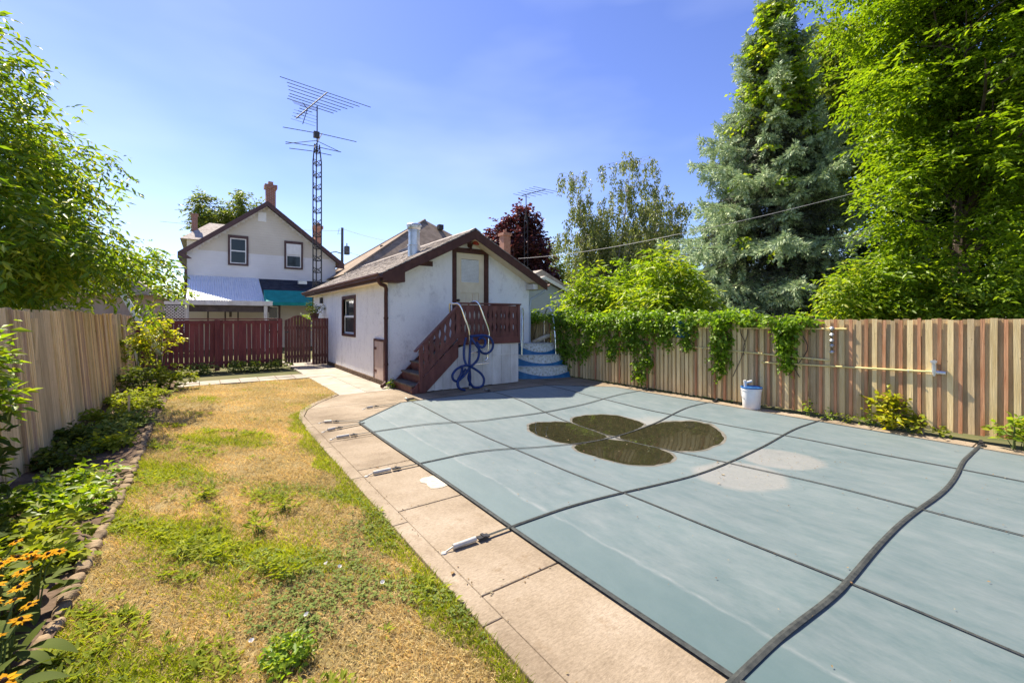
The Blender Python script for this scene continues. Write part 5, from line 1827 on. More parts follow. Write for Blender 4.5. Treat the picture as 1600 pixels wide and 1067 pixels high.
def build_utility_pole():
    d = 44
    b = at_d(534, 440, d); t = at_d(535, 356, d)
    U = thing('utility_pole', 'grey timber utility pole with transformer right of the white house', 'utility pole', (b.x, b.y, 0))
    MB().tube([(b.x, b.y, -.05), (t.x, b.y, t.z)], [.17, .12], 10).build('pole', 'pole_timber', U, True)
    c = at_d(543, 386, d)
    MB().lathe([(0, 0), (.26, 0), (.28, .04), (.28, .78), (.24, .86), (0, .9)], (c.x, b.y - .1, c.z - .75), 16).build('transformer', 'pole_timber', U, True)
    MB().tube([(c.x, b.y - .1, c.z + .15), (c.x, b.y - .1, c.z + .42)], .05, 8).build('insulator', 'pole_timber', U, True)
    MB().tube([(t.x, b.y, t.z - .5), (t.x - .45, b.y, t.z - .75), (t.x - .3, b.y, t.z - .1)], .02, 5).build('conduit', 'pole_timber', U)
    a = at_d(520, 398, d)
    MB().tube([(b.x, b.y, a.z + .1), (b.x - .6, b.y, a.z + .25), (b.x - 1.1, b.y, a.z + .1)], .05, 6).build('lamp_arm', 'pole_timber', U)
    def wire(p, q, sag, lab, r=.014, mat='cable_grey'):
        pts = []
        for i in range(25):
            s = i / 24
            v = Vector(p).lerp(Vector(q), s); v.z -= sag * 4 * s * (1 - s); pts.append(v)
        o = MB().tube(pts, r, 5).build('overhead_wire', mat, None)
        tag(o, lab, 'wire', 'overhead wires')
    wire(t + Vector((0, 0, -.1)), at_d(640, 382, 40), .2, 'overhead wire from the pole down towards the brown roof', .016)
    wire(at_d(250, 346, 48), t + Vector((0, 0, -.3)), .25, 'long overhead wire passing behind the white gable to the pole', .018)
    wire(at_d(536, 391, d), at_d(625, 410, 38), .2, 'lower overhead wire slanting right of the transformer', .016)
    wire(at_d(810, 404, 20), at_d(1060, 366, 13.0), .12, 'pale service cable running across in front of the birch', .008)
    wire(at_d(1060, 366, 13.0), at_d(1640, 215, 8.6), .12, 'pale service cable crossing in front of the blue spruce', .007)
build_utility_pole()

def build_umbrella():
    U = thing('patio_umbrella', 'pale blue grey patio umbrella top showing above fence vine', 'umbrella', tuple(at_d(1075, 500, 12.0) * 1.0))
    c = at_d(1075, 474, 12.0)
    R0 = 1.15
    for k in range(8):
        a0 = 2 * math.pi * k / 8; a1 = 2 * math.pi * (k + 1) / 8
        v = [(c.x, c.y, c.z)]
        n = 4
        rows = []
        for i in range(1, n + 1):
            t = i / n
            for s in range(4):
                a = a0 + (a1 - a0) * s / 3
                dz = -.42 * t - .03 * t * math.sin(math.pi * s / 3)
                v.append((c.x + R0 * t * math.cos(a), c.y + R0 * t * math.sin(a), c.z + dz))
        f = [(0, 1 + s, 2 + s) for s in range(3)]
        for i in range(n - 1):
            for s in range(3):
                b = 1 + i * 4 + s
                f.append((b, b + 4, b + 5, b + 1))
        MB().add(v, f).build('canopy_panel', 'umbrella_cloth', U, True)
    MB().tube([(c.x, c.y, -.03), (c.x, c.y, c.z + .05)], .02, 8).build('pole', 'aluminium', U)
build_umbrella()

def build_leaning_pole():
    a = at_y(196, 470, 12.6); b = at_y(246, 548, 12.2)
    m_ = MB()
    t = thing('leaning_gutter', 'white metal gutter length leaning against the far left corner', 'gutter', tuple(b))
    d = (b - a).normalized()
    e = at_y(180, 440, 12.7)
    f_ = Vector((b.x + .12, b.y - .1, .02))
    MB().bar(e, b, .11, .075, (0, -1, 0)).build('channel', 'white_paint', t, bevel=.01)
    MB().tube([b - d * .02, b + d * .1], .05, 8).build('end_cap', 'aluminium', t, True)
    g0 = at_y(207, 540, 12.4); g1 = at_y(222, 590, 12.4)
    MB().tube([g0.lerp(a, .1), g1], .02, 6).build('prop', 'white_paint', t)
build_leaning_pole()

# ------------------------------------------------------------------ trees
def build_trees():
    # cherry-like tree behind the left fence
    b = (-3.0, 9.6, 0)
    ells = [((-2.9, 9.6, 3.1), (1.9, 2.2, 1.5)), ((-2.0, 9.3, 2.55), (1.4, 1.6, .85)), ((-3.3, 8.6, 4.6), (1.3, 1.4, 1.4)), ((-1.45, 9.9, 2.2), (1.0, 1.0, .55)), ((-2.4, 9.3, 3.9), (1.3, 1.3, 1.1)), ((-3.0, 7.2, 2.7), (1.5, 1.6, 1.1)), ((-2.1, 8.2, 2.35), (.9, 1.1, .7)), ((-3.45, 7.6, 4.1), (1.1, 1.1, 1.3)), ((-3.7, 7.6, 5.1), (.7, .8, .9))]
    make_tree('cherry_tree', 'broad leafy green tree overhanging the left board fence', b, 3.6, ells, 'leaf_cherry', 2100, 32, .135, .042, .16, 26, spread=.2, droop=.5, twigs=4, tl=.42, shell=.5, lean=(.2, -.2), normal_up=.6, gaps=.55)
    # trees behind the white house and at the left
    c = at_d(358, 322, 46)
    make_tree('walnut_tree', 'round topped tree rising behind the white house roof', (c.x, c.y, 0), c.z, [((c.x - 1.2, c.y, c.z - .6), (2.3, 2.2, 1.7)), ((c.x + 1.3, c.y, c.z - .2), (2.4, 2.2, 1.7)), ((c.x, c.y, c.z - 2.5), (3.6, 3, 1.8))], 'leaf_walnut', 620, 24, .42, .16, .3, 14, spread=.4, tl=.8, gaps=1.4)
    c = at_d(262, 440, 24)
    make_tree('garden_tree', 'sunlit green tree left of the white house', (c.x, c.y, 0), 3.5, [((c.x - .5, c.y, 2.6), (1.7, 1.5, 1.5)), ((c.x - 2.4, c.y, 2.6), (1.8, 1.5, 1.8)), ((c.x + .4, c.y - .5, 1.6), (1.0, 1, 1.0))], 'leaf_bright', 480, 24, .22, .09, .14, 10, spread=.3, tl=.5)
    c = at_d(60, 400, 30)
    make_tree('backdrop_tree', 'darker tree mass behind the overhanging left tree', (c.x, c.y, 0), 5, [((c.x, c.y, 3.5), (5.0, 3, 3.0)), ((c.x - 6, c.y, 4), (5, 3, 4))], 'leaf_walnut', 600, 24, .4, .15, .25, 10, spread=.5, tl=.8)
    # purple maple
    c = at_d(812, 370, 29)
    make_tree('purple_maple', 'dark purple leaved maple behind the garage', (c.x, c.y, 0), 6.5, [((c.x - .7, c.y, 5.6), (2.0, 2.0, 2.4)), ((c.x + .5, c.y, 5.0), (2.1, 2.0, 2.6)), ((c.x + .1, c.y, 7.6), (1.3, 1.3, 1.7)), ((c.x + 1.1, c.y - .3, 3.6), (1.8, 1.6, 1.8)), ((c.x - 1.2, c.y, 6.8), (.9, .9, 1.3))], 'leaf_maple', 1500, 24, .24, .17, .2, 14, spread=.3, tl=.45, droop=.3, gaps=.9)
    # far green filler trees
    c = at_d(880, 400, 36)
    make_tree('far_tree', 'hazy green tree between the purple maple and birch', (c.x, c.y, 0), 5, [((c.x, c.y, 4.2), (2.6, 2, 3.6)), ((c.x + 3, c.y, 3.6), (2.6, 2, 3.6)), ((c.x - 1.5, c.y, 5.2), (1.3, 1.3, 2.8))], 'leaf_walnut', 500, 24, .3, .12, .2, 8, spread=.4, tl=.6)
    c = at_d(985, 440, 26)
    make_tree('willow_tree', 'grey green rounded tree below the birch tops', (c.x, c.y, 0), 5, [((c.x, c.y, 4.8), (3.4, 2.4, 2.4)), ((c.x - 2.4, c.y, 4.6), (1.7, 1.6, 2.2)), ((c.x + 2.6, c.y, 4.8), (2.0, 1.8, 2.6)), ((c.x, c.y, 3), (3.6, 2, 2))], 'leaf_birch', 1700, 26, .22, .08, .2, 12, spread=.35, tl=.6, droop=.8, gaps=1.0)
    # birch: airy, hanging
    def birch():
        base = at_d(955, 480, 23); base.z = 0
        t = thing('birch_tree', 'airy drooping birch rising behind the bright shrubs', 'tree', tuple(base))
        tops = [(898, 285, .9), (985, 262, 1.25), (1030, 300, 1.0), (935, 345, 1.4), (1000, 345, 1.6), (905, 380, 1.2), (960, 400, 1.6), (1035, 370, 1.3), (1055, 330, .8)]
        mb = MB(); P = []; D = []
        for i, (px, py, w) in enumerate(tops):
            e = at_d(px, py, 23 + random.uniform(-1.2, 1.2))
            s = Vector((base.x + random.uniform(-.5, .5), base.y, 1.0))
            m_ = Vector((s.x * .45 + e.x * .55, s.y * .5 + e.y * .5, e.z * .45))
            pts = [s * (1 - k / 8) ** 2 + m_ * 2 * (k / 8) * (1 - k / 8) + e * (k / 8) ** 2 for k in range(9)]
            mb.tube(pts, [.085 * (1 - k / 8.6) + .004 for k in range(9)], 6, False)
            nn = int(60 * w)
            for k in range(nn):
                t_ = random.uniform(.6, 1)
                o = pts[min(8, int(t_ * 9))]
                a = random.uniform(0, 6.28); r = random.uniform(.1, 1.25) * w
                q = o + Vector((math.cos(a) * r, math.sin(a) * r, random.uniform(-.1, .7) * w * (1 - .3 * r)))
                mb.tube([o, o.lerp(q, .6) + Vector((0, 0, .15)), q], [.009, .006, .003], 3, False)
                ln = random.uniform(.5, 1.35)
                for j in range(52):
                    f = random.random()
                    P.append((q.x + random.gauss(0, .07), q.y + random.gauss(0, .07), q.z - f * ln))
                    D.append((random.gauss(0, .5), random.gauss(0, .5), -1))
        mb.build('trunk', 'bark_pale', t, True)
        P = np.array(P); D = np.array(D)
        v, f = leaf_quads(P, D, rand_dirs(len(P)), RNG.uniform(.11, .2, len(P)), RNG.uniform(.05, .08, len(P)))
        link('crown', np_mesh('crown', v, f, 'leaf_birch'), t)
    birch()
    # bright shrubs beyond the vine fence
    for nm, lab, px, d, cz, rr, mat, L, W, n in (
            ('sumac_shrub', 'bright yellow green sumac shrub left of the blue spruce', 1035, 11.6, 2.0, (1.35, 1.2, 1.15), 'leaf_bright', .21, .06, 620),
            ('ash_sapling', 'bright green sapling behind the vine near the blue shed', 925, 12.5, 1.75, (1.0, 1.0, .95), 'leaf_bright', .17, .06, 420),
            ('lilac_shrub', 'mid green shrub between the sapling and the sumac', 978, 13.6, 2.05, (1.1, 1.1, 1.1), 'leaf_elm', .15, .07, 430)):
        c = at_d(px, 480, d)
        make_tree(nm, lab, (c.x, c.y, 0), 1.9, [((c.x, c.y, cz), rr), ((c.x - .5, c.y + .3, cz - .5), (rr[0] * .8, rr[1] * .8, rr[2] * .8)), ((c.x + .5, c.y, cz - .7), (rr[0] * .8, rr[1] * .8, .8)), ((c.x + .1, c.y, cz + .7), (rr[0] * .4, rr[1] * .4, .7))],
                  mat, n, 26, L, W, .06, 14, cat='shrub', spread=.16, droop=.45, tl=.4, gaps=.6)
    # light green tree behind the spruce
    c = at_d(1285, 110, 19)
    make_tree('tall_maple', 'pale green tree showing between the spruce and the elm', (c.x, c.y, 0), 11, [((c.x, c.y, 11.0), (2.2, 2.2, 3.2)), ((c.x + 1.6, c.y, 12.6), (1.6, 1.6, 2.6)), ((c.x - .2, c.y, 8), (2.2, 2.2, 2.5))], 'leaf_walnut', 1000, 26, .26, .14, .25, 12, spread=.35, tl=.5)
    # big elm at the right
    def E(px, py, d, rx, ry, rz):
        c_ = at_d(px, py, d); return ((c_.x, c_.y, c_.z), (rx, ry, rz))
    base = at_d(1500, 480, 10.0)
    ells = [E(1500, 130, 9.5, 2.2, 2.2, 2.0), E(1450, 60, 10, 1.8, 1.8, 1.7), E(1580, 30, 9, 2.2, 2.2, 2.0), E(1428, 190, 9.6, 1.15, 1.2, 1.0), E(1560, 250, 8.6, 1.6, 1.5, 1.0),
            E(1450, 270, 9.2, 1.2, 1.2, .8), E(1412, 330, 9.2, .8, .9, .5), E(1480, 360, 9.0, 1.1, 1.1, .5), E(1600, 330, 8.4, 1.2, 1.2, .9), E(1440, -60, 10, 2.2, 2.2, 2.0), E(1540, -90, 9.5, 2.6, 2.6, 2.0), E(1700, 150, 9, 2.4, 2.4, 3.0)]
    make_tree('elm_tree', 'huge bright green elm filling the upper right', (base.x, base.y, 0), 7.5, ells, 'leaf_elm', 3300, 40, .125, .060, .22, 44, spread=.22, droop=.28, twigs=4, tl=.5, shell=.55, flat=.3, normal_up=1.1, gaps=.75)
    # dark evergreen backdrop behind the elm
    ells = [E(1430, 330, 14.5, 2.2, 2, 2.0), E(1560, 300, 13.5, 2.4, 2.0, 2.2), E(1380, 420, 13.5, 1.8, 1.5, 1.4), E(1500, 430, 12.5, 2.0, 1.5, 1.3), E(1640, 400, 11.5, 2.2, 2.0, 2.2), E(1480, 200, 14.5, 2.6, 2.2, 2.0), E(1640, 200, 13.5, 2.6, 2.2, 2.4)]
    c = at_d(1500, 480, 13.5)
    make_tree('shaded_yew', 'dark shaded evergreen mass behind the elm', (c.x, c.y, 0), 4, ells, 'leaf_dark', 2300, 30, .20, .10, .2, 20, spread=.3, tl=.4, shell=.6)
    # saplings just behind the striped fence
    k = 0
    for px, d, cz, r_, lab in ((1330, 9.6, 2.05, .62, 'light green sapling behind the fence below the spruce'), (1400, 9.2, 2.35, .62, 'taller light green sapling behind the fence under the elm'), (1480, 8.7, 1.95, .58, 'leafy sapling behind the middle of the striped fence'), (1565, 8.2, 2.15, .66, 'sapling behind the striped fence at the right edge')):
        c = at_d(px, 480, d)
        make_tree('elm_sapling', lab, (c.x, c.y, 0), cz, [((c.x, c.y, cz), (r_, r_, r_ * .8)), ((c.x + .1, c.y, cz - .6), (r_ * 1.1, r_ * 1.1, r_ * .6)), ((c.x - .1, c.y, cz + .5), (r_ * .4, r_ * .4, .4))], 'leaf_elm' if k % 2 else 'leaf_bright', 170, 28, .125, .05, .035, 12, group='saplings behind the striped fence', cat='sapling', spread=.14, droop=.45, tl=.42)
        k += 1

    # blue spruce
    def spruce():
        d = 14.2
        base = at_d(1208, 480, d); base.z = 0
        H = 12.4
        t = thing('blue_spruce', 'tall blue grey spruce with drooping tufted boughs', 'tree', tuple(base))
        mb = MB()
        mb.tube([(base.x, base.y, 0), (base.x, base.y, H * .5), (base.x, base.y, H)], [.24, .14, .02], 8)
        P = []; D = []; N = []; L = []; P2 = []; D2 = []
        def tuft(a, b, rad, dens, droop):
            """needle covered shoot from a to b"""
            n = max(8, int(dens * 1.5 * (b - a).length))
            ax = (b - a).normalized()
            for i in range(n):
                f = random.random()
                o = a.lerp(b, f)
                r = Vector((random.gauss(0, 1), random.gauss(0, 1), random.gauss(0, 1)))
                r = (r - ax * r.dot(ax)); r.normalize()
                dd = (ax * .75 + r * .85).normalized()
                P.append(o + r * rad * .15); D.append(dd); L.append(rad * random.uniform(.55, .95))
        nb = 0
        z = .35
        while z < H - .3:
            f = z / H
            reach = 4.75 * (1 - f) ** .98 + .25
            if f < .12:
                reach *= .85
            k = 11 if f < .3 else (9 if f < .7 else 6)
            a0 = random.uniform(0, 6.28)
            for i in range(k):
                a = a0 + 6.283 * i / k + random.uniform(-.22, .22)
                if f > .25 and random.random() < .12:
                    continue
                rl = reach * random.uniform(.55, 1.12)
                dirv = Vector((math.cos(a), math.sin(a), 0))
                s = Vector((base.x, base.y, z))
                up = .25 * (f - .3)
                pts = []
                n = 7
                for q in range(n + 1):
                    u = q / n
                    zz = -.42 * rl * (u ** 1.2) * (1 - .55 * f) + .35 * rl * max(0, u - .62) + up * rl * u
                    pts.append(s + dirv * rl * u + Vector((0, 0, zz)))
                mb.tube(pts, [.035 * (1 - .8 * q / n) * (1.2 - f) + .006 for q in range(n + 1)], 4, False)
                side = Vector((-dirv.y, dirv.x, 0))
                for q in range(2, n + 1):
                    u = q / n
                    p = pts[q]
                    tuft(pts[q - 1], p, .18, 130, 0)
                    w = (.62 * rl * .55) * (1.1 - u) + .16
                    for sgn in (-1, 1):
                        e = p + side * sgn * w * random.uniform(.6, 1.1) + dirv * w * .55 + Vector((0, 0, -w * random.uniform(.25, .75)))
                        tuft(p, e, .17, 120, 0)
                    # hanging branchlets
                    if u < .98:
                        for h in range(2):
                            e = p + side * random.uniform(-.25, .25) + dirv * random.uniform(0, .2) + Vector((0, 0, -random.uniform(.3, .7)))
                            tuft(p, e, .14, 100, 0)
                # upturned tip
                e = pts[-1] + dirv * .16 + Vector((0, 0, .14))
                tuft(pts[-1], e, .15, 110, 0)
            z += .56 + .02 * f
        tuft(Vector((base.x, base.y, H - .8)), Vector((base.x, base.y, H + .35)), .2, 150, 0)
        mb.build('trunk', 'bark', t, True)
        Pn = np.array([tuple(q) for q in P]); Dn = np.array([tuple(q) for q in D]); Ln = np.array(L)
        v, f = leaf_quads(Pn, Dn, rand_dirs(len(Pn)), Ln, np.full(len(Pn), .030), .1)
        print('needles', len(Pn))
        link('crown', np_mesh('crown', v, f, 'needle'), t)
        # inner needle fill, shade between the boughs put into its dark colour
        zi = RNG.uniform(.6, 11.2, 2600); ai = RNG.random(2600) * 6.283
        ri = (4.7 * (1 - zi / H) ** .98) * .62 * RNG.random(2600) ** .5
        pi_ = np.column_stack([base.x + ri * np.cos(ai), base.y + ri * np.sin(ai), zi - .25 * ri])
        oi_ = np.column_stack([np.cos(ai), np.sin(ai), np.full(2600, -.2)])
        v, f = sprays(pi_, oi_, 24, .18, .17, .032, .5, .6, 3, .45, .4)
        link('inner_boughs', np_mesh('inner_boughs', v, f, 'needle_shaded'), t)
        # green creeper climbing in the spruce
        pts = []
        for i in range(240):
            zz = random.uniform(3.2, 11.7)
            f_ = zz / H
            rr = (2.6 * (1 - f_) ** .78 + .25) * random.uniform(.75, 1.0)
            a = random.gauss(math.atan2(-FW[1], -FW[0]) - .55 + (0 if zz > 7 else -.35), .5)
            if zz < 8 and random.random() < .88:
                continue
            pts.append((base.x + rr * math.cos(a), base.y + rr * math.sin(a), zz - .2 * rr))
        pts = np.array(pts)
        out = unit((pts - np.array([base.x, base.y, 0])) * np.array([1, 1, 0]))
        v, f = sprays(pts, out, 26, .22, .17, .11, .5, .6, 4, .35, .6)
        vt = thing('tree_creeper', 'bright green creeper climbing the upper spruce', 'vine', tuple(base))
        link('leaves', np_mesh('leaves', v, f, 'leaf_bright'), vt)
        st = MB()
        for k in range(4):
            a = math.atan2(-FW[1], -FW[0]) - .5 + .3 * k
            st.tube([(base.x + .28 * math.cos(a + .5 * math.sin(z_ * .9)), base.y + .28 * math.sin(a + .5 * math.sin(z_ * .9)), z_) for z_ in np.linspace(0, 11.2, 24)], .02, 5)
        st.build('stem', 'bark', vt)
    spruce()
build_trees()

# ------------------------------------------------------------------ vine on the striped fence
def build_vine():
    V = thing('fence_vine', 'green creeper spilling over the top of the striped fence', 'vine', (FENCE_X, 6, 0))
    P = []; out = []
    def y_of(px):
        dx, dy = ray(px); return FENCE_X * dy / dx
    # ridge along the top
    y0, y1 = y_of(1275), 10.2
    n = 640
    for i in range(n):
        y = random.uniform(y0, y1)
        f = sstep(y0, y0 + 2.2, y)
        P.append((FENCE_X + random.gauss(-.03, .13), y, 1.46 + random.uniform(-.07, .15) * (.5 + .5 * f) * (1 + .6 * math.sin(y * 5.3) * math.sin(y * 2.1)) + .04 * f))
        out.append((random.choice([-1, -1, 1]) * .8, random.uniform(-.5, .5), .35))
    # hanging curtains: (px centre, half width, bottom py, density)
    for px, hw, bot, dens in ((890, 20, 575, 230), (915, 18, 560, 200), (935, 14, 545, 120), (960, 16, 556, 150), (985, 16, 545, 120), (1004, 14, 590, 190), (1018, 10, 572, 90), (1045, 20, 540, 140), (1080, 16, 542, 110), (1128, 13, 585, 150), (1140, 8, 560, 60), (1235, 16, 572, 190), (1228, 8, 545, 60)):
        ya, yb = y_of(px + hw), y_of(px - hw)
        dx, dy = ray(px); d = FENCE_X / dx
        zb = EYE - (bot - 497) * d / FOC
        for i in range(int(dens * .42)):
            u = random.random() ** 1.5
            z = 1.48 - u * (1.48 - zb)
            yy = (ya + yb) / 2 + (yb - ya) / 2 * random.uniform(-1, 1) * (1 - .65 * u)
            P.append((FENCE_X - random.uniform(.04, .17) * (1 - .4 * u), yy, z))
            out.append((-.7, random.uniform(-.4, .4), -.5))
    P = np.array(P); out = unit(np.array(out))
    v, f = sprays(P, out, 9, .06, .085, .052, .5, .6, 3, .13, .5, fold=.12)
    link('leaves', np_mesh('leaves', v, f, 'leaf_vine'), V)
    st = MB()
    for k in range(16):
        y = random.uniform(y0 + .2, y1)
        st.tube(smooth_path([(FENCE_X - .04, y, 1.5), (FENCE_X - .06, y + random.uniform(-.1, .1), 1.25), (FENCE_X - .07, y + random.uniform(-.15, .15), 1.0), (FENCE_X - .05, y + random.uniform(-.2, .2), random.uniform(.4, .9))], 4), .006, 5)
    st.tube(smooth_path([(FENCE_X - .02 + random.gauss(0, .02), yy, 1.52) for yy in np.linspace(y0, y1, 14)], 3), .012, 6)
    # dry brown runners on the lower boards
    st.build('stem', 'bark', V, True)
build_vine()

# ------------------------------------------------------------------ small plants
def tuft_plant(name, label, c, r, h, mat, n, L, W, group=None, cat='plant', out=.7, clumps=None, potted=False):
    t = thing(name, label, cat, tuple(c), group)
    K = clumps or max(8, n // 12)
    pts = np.array(c) + rand_dirs(K) * np.array([r, r, h * .5]) * (RNG.random((K, 1)) ** .5) + np.array([0, 0, h * .5])
    pts[:, 2] = np.maximum(pts[:, 2], c[2] + .02)
    od = unit((pts - np.array(c)) * np.array([1, 1, .6]) + np.array([0, 0, .15]))
    v, f = sprays(pts, od, max(4, n // K), r * .12, L, W, .2, .6, 3, L * 1.6, .7)
    link('leaves', np_mesh('leaves', v, f, mat), t)
    st = MB()
    for k in range(7):
        q = Vector(tuple(pts[RNG.integers(K)]))
        b = Vector(c) + Vector((random.uniform(-.04, .04), random.uniform(-.04, .04), -.03))
        if not potted:
            b.z = -.04
        st.tube([b, b.lerp(q, .5) + Vector((0, 0, .03 * h)), q], [.006, .005, .003] if b.z > c[2] - .2 else [.013, .009, .004], 5, False)
    st.build('stem', 'stem_green', t)
    return t

def build_small_plants():
    # along the foot of the striped fence
    def foot(px, py, off=.12):
        dx, dy = ray(px); X = FENCE_X - off; d = X / dx
        return Vector((X, dy * d, 0))
    for px, r, h, mat, n, L, W, lab in ((1390, .2, .44, 'leaf_gold', 520, .085, .05, 'yellow green bushy seedling at the foot of the striped fence'),
                                        (1425, .13, .20, 'leaf_weed', 170, .07, .04, 'dark green low weed right of the yellow green seedling'),
                                        (1358, .06, .16, 'leaf_bright', 60, .06, .03, 'small weed just left of the yellow green seedling'),
                                        (1328, .06, .13, 'leaf_weed', 50, .055, .03, 'second small weed left of the yellow green seedling'),
                                        (1298, .07, .16, 'leaf_bright', 60, .06, .03, 'weed below the hanging metal ornament'),
                                        (1264, .07, .20, 'leaf_bright', 70, .06, .03, 'slender weed right of the bucket'),
                                        (1470, .10, .12, 'leaf_weed', 70, .06, .035, 'flat weed below the brush head of the long pole'),
                                        (1590, .12, .36, 'leaf_bright', 170, .085, .045, 'leafy weed at the right edge of the striped fence')):
        tuft_plant('fence_weed', lab, foot(px, 640, .1), r, h, mat, n, L, W, 'weeds along the striped fence', 'weed')
    # by the garage corner and gate
    tuft_plant('corner_weed', 'bright weed at the garage down pipe', (3.25, 8.98, 0), .09, .16, 'leaf_bright', 90, .07, .035, cat='weed')
    for k, (x, y, r, lab) in enumerate(((-.1, 14.45, .38, 'leftmost low weeds at the foot of the red fence'), (.75, 14.5, .32, 'left middle low weeds at the foot of the red fence'), (1.25, 14.35, .30, 'right middle low weeds at the foot of the red fence'), (1.75, 14.55, .32, 'rightmost low weeds beside the gate post'))):
        tuft_plant('path_weed', lab, (x, y, -.02), r, .24, 'leaf_clover', 260, .1, .05, 'weeds at the red fence', 'weed')
    # potted plant on the wall behind the gate
    p = at_y(494, 482, 15.4)
    t = tuft_plant('hanging_plant', 'dark green potted plant showing above the gate', (p.x - .05, 15.4, 1.55), .26, .5, 'leaf_susan', 300, .09, .04, potted=True)
    MB().bar((p.x - .05, 15.4, 1.41), (GX0 + .01, 15.4, 1.41), .05, .02).build('bracket', 'dark_metal', t)
    MB().lathe([(0, 0), (.1, 0), (.14, .22), (.15, .24), (.12, .22), (0, .2)], (p.x - .05, 15.4, 1.42), 16).build('pot', 'house_trim', t, True)
    tuft_plant('gate_bush', 'pale green bush behind the gate arch', (2.75, 16.2, 1.0), .35, .75, 'leaf_bright', 300, .1, .05, cat='bush')
    # golden shrub and undergrowth in the far left corner
    c = at_y(248, 560, 12.0)
    for (px, py, y, r, h, z0, mat, n, lab) in ((250, 530, 12.1, .38, .75, .75, 'leaf_gold', 560, 'golden green shrub beside the leaning white gutter'),
                                               (215, 545, 12.4, .42, .9, .45, 'leaf_weed', 620, 'dense green shrub behind the leaning white gutter'),
                                               (262, 590, 11.6, .40, .42, .05, 'leaf_weed', 520, 'low bushy undergrowth at the end of the garden bed'),
                                               (225, 590, 11.2, .38, .5, .05, 'leaf_susan', 520, 'shaded dark undergrowth at the end of the bed')):
        q = at_y(px, py, y)
        tuft_plant('corner_shrub', lab, (q.x, y, z0), r, h, mat, n, .1, .05, 'shrubs in the far left corner', 'shrub')
        if z0 > .3:
            pass
    for x, y in ((-.9, 12.1), (-1.15, 12.4)):
        pass
    # bright leafy branch at the left edge
    tuft_plant('fence_shrub', 'bright leafy shrub at the left edge before the fence', (-1.42, 5.05, .55), .15, .95, 'leaf_bright', 760, .12, .042, cat='shrub', clumps=90)
    tuft_plant('fence_shrub', 'darker shrub foliage below the bright shrub at left', (-1.42, 4.85, .1), .15, .75, 'leaf_susan', 480, .12, .05, cat='shrub', clumps=60)
    # garden bed clumps
    rows = [(-1.15, 9.9, .32, 0.16, 'leaf_weed'), (-.9, 9.2, .28, 0.14, 'leaf_weed'), (-1.2, 8.4, .34, 0.17, 'leaf_weed'), (-.95, 8.0, .30, 0.14, 'leaf_clover'), (-.88, 10.6, .3, 0.16, 'leaf_weed'), (-1.25, 7.2, .30, 0.19, 'leaf_susan'), (-1.0, 7.4, .26, 0.12, 'leaf_clover'),
            (-1.28, 6.2, .28, 0.17, 'leaf_susan'), (-.95, 5.35, .30, 0.12, 'leaf_bright'), (-1.15, 5.0, .30, 0.14, 'leaf_bright'), (-.84, 4.75, .24, 0.11, 'leaf_bright'), (-1.3, 4.3, .28, 0.18, 'leaf_susan'), (-.92, 4.15, .26, 0.11, 'leaf_weed'), (-.82, 3.7, .2, 0.09, 'leaf_weed'), (-1.1, 3.6, .22, 0.09, 'leaf_weed'), (-.95, 6.75, .2, 0.09, 'leaf_weed'), (-1.35, 3.4, .25, 0.20, 'leaf_susan')]
    words = ['farthest', 'second farthest', 'third farthest', 'fourth farthest', 'fifth farthest', 'sixth farthest', 'seventh farthest', 'eighth farthest', 'ninth farthest', 'tenth farthest', 'seventh nearest', 'sixth nearest', 'fifth nearest', 'fourth nearest', 'third nearest', 'second nearest', 'nearest']
    tone = {'leaf_susan': 'dark', 'leaf_weed': 'green', 'leaf_clover': 'grey green', 'leaf_bright': 'bright yellow green'}
    for (x, y, r, h, mat), wd in zip(sorted(rows, key=lambda q: -q[1]), words):
        tuft_plant('bed_plant', '%s leafy clump in the garden bed, %s of the row' % (tone[mat], wd), (x, y, .0), r, h, mat, 460, .075, .04, 'leafy clumps in the garden bed')
    # wooden stake in the bed
    tag(MB().box(-.94, -.915, 8.42, 8.445, -.05, .36).build('stake', 'batten_tan'), 'thin wooden stake standing in the garden bed', 'stake')
build_small_plants()

def build_edging():
    E = thing('stone_edging', 'row of small tan edging stones between bed and lawn', 'edging', (-.62, 5, 0))
    ms = []
    for k in range(4):
        m_ = MB()
        n = 7
        prof = []
        L, Wd, Hh = .070, .040, .038
        v = []
        for i in range(5):
            yy = -L + 2 * L * i / 4
            s = 1 - .22 * abs(i - 2) / 2 - (.12 if i in (0, 4) else 0)
            for a in range(8):
                t = math.pi * a / 7
                v.append((-Wd * math.cos(t) * s * random.uniform(.94, 1.06), yy, Hh * min(1, 1.25 * math.sin(t)) ** .6 * s * random.uniform(.94, 1.06) - .01))
        f = []
        for i in range(4):
            for a in range(7):
                f.append((i * 8 + a, i * 8 + a + 1, i * 8 + a + 9, i * 8 + a + 8))
        f.append(tuple(range(8))); f.append(tuple(range(39, 31, -1)))
        m_.add(v, f)
        ms.append(m_.mesh('stone', 'edging_stone', True))
    y = 1.5
    while y < 11.6:
        x = -.585 - .025 * math.sin(y * .8) - .012 * (y - 3)
        o = link('stone', random.choice(ms), E, (x + random.uniform(-.012, .012), y, random.uniform(-.012, .008) + .005))
        o.rotation_euler = (random.uniform(-.08, .08), random.uniform(-.1, .1), random.uniform(-.16, .16))
        s = random.uniform(.85, 1.12)
        o.scale = (s, random.uniform(.85, 1.1), s)
        y += .15
build_edging()

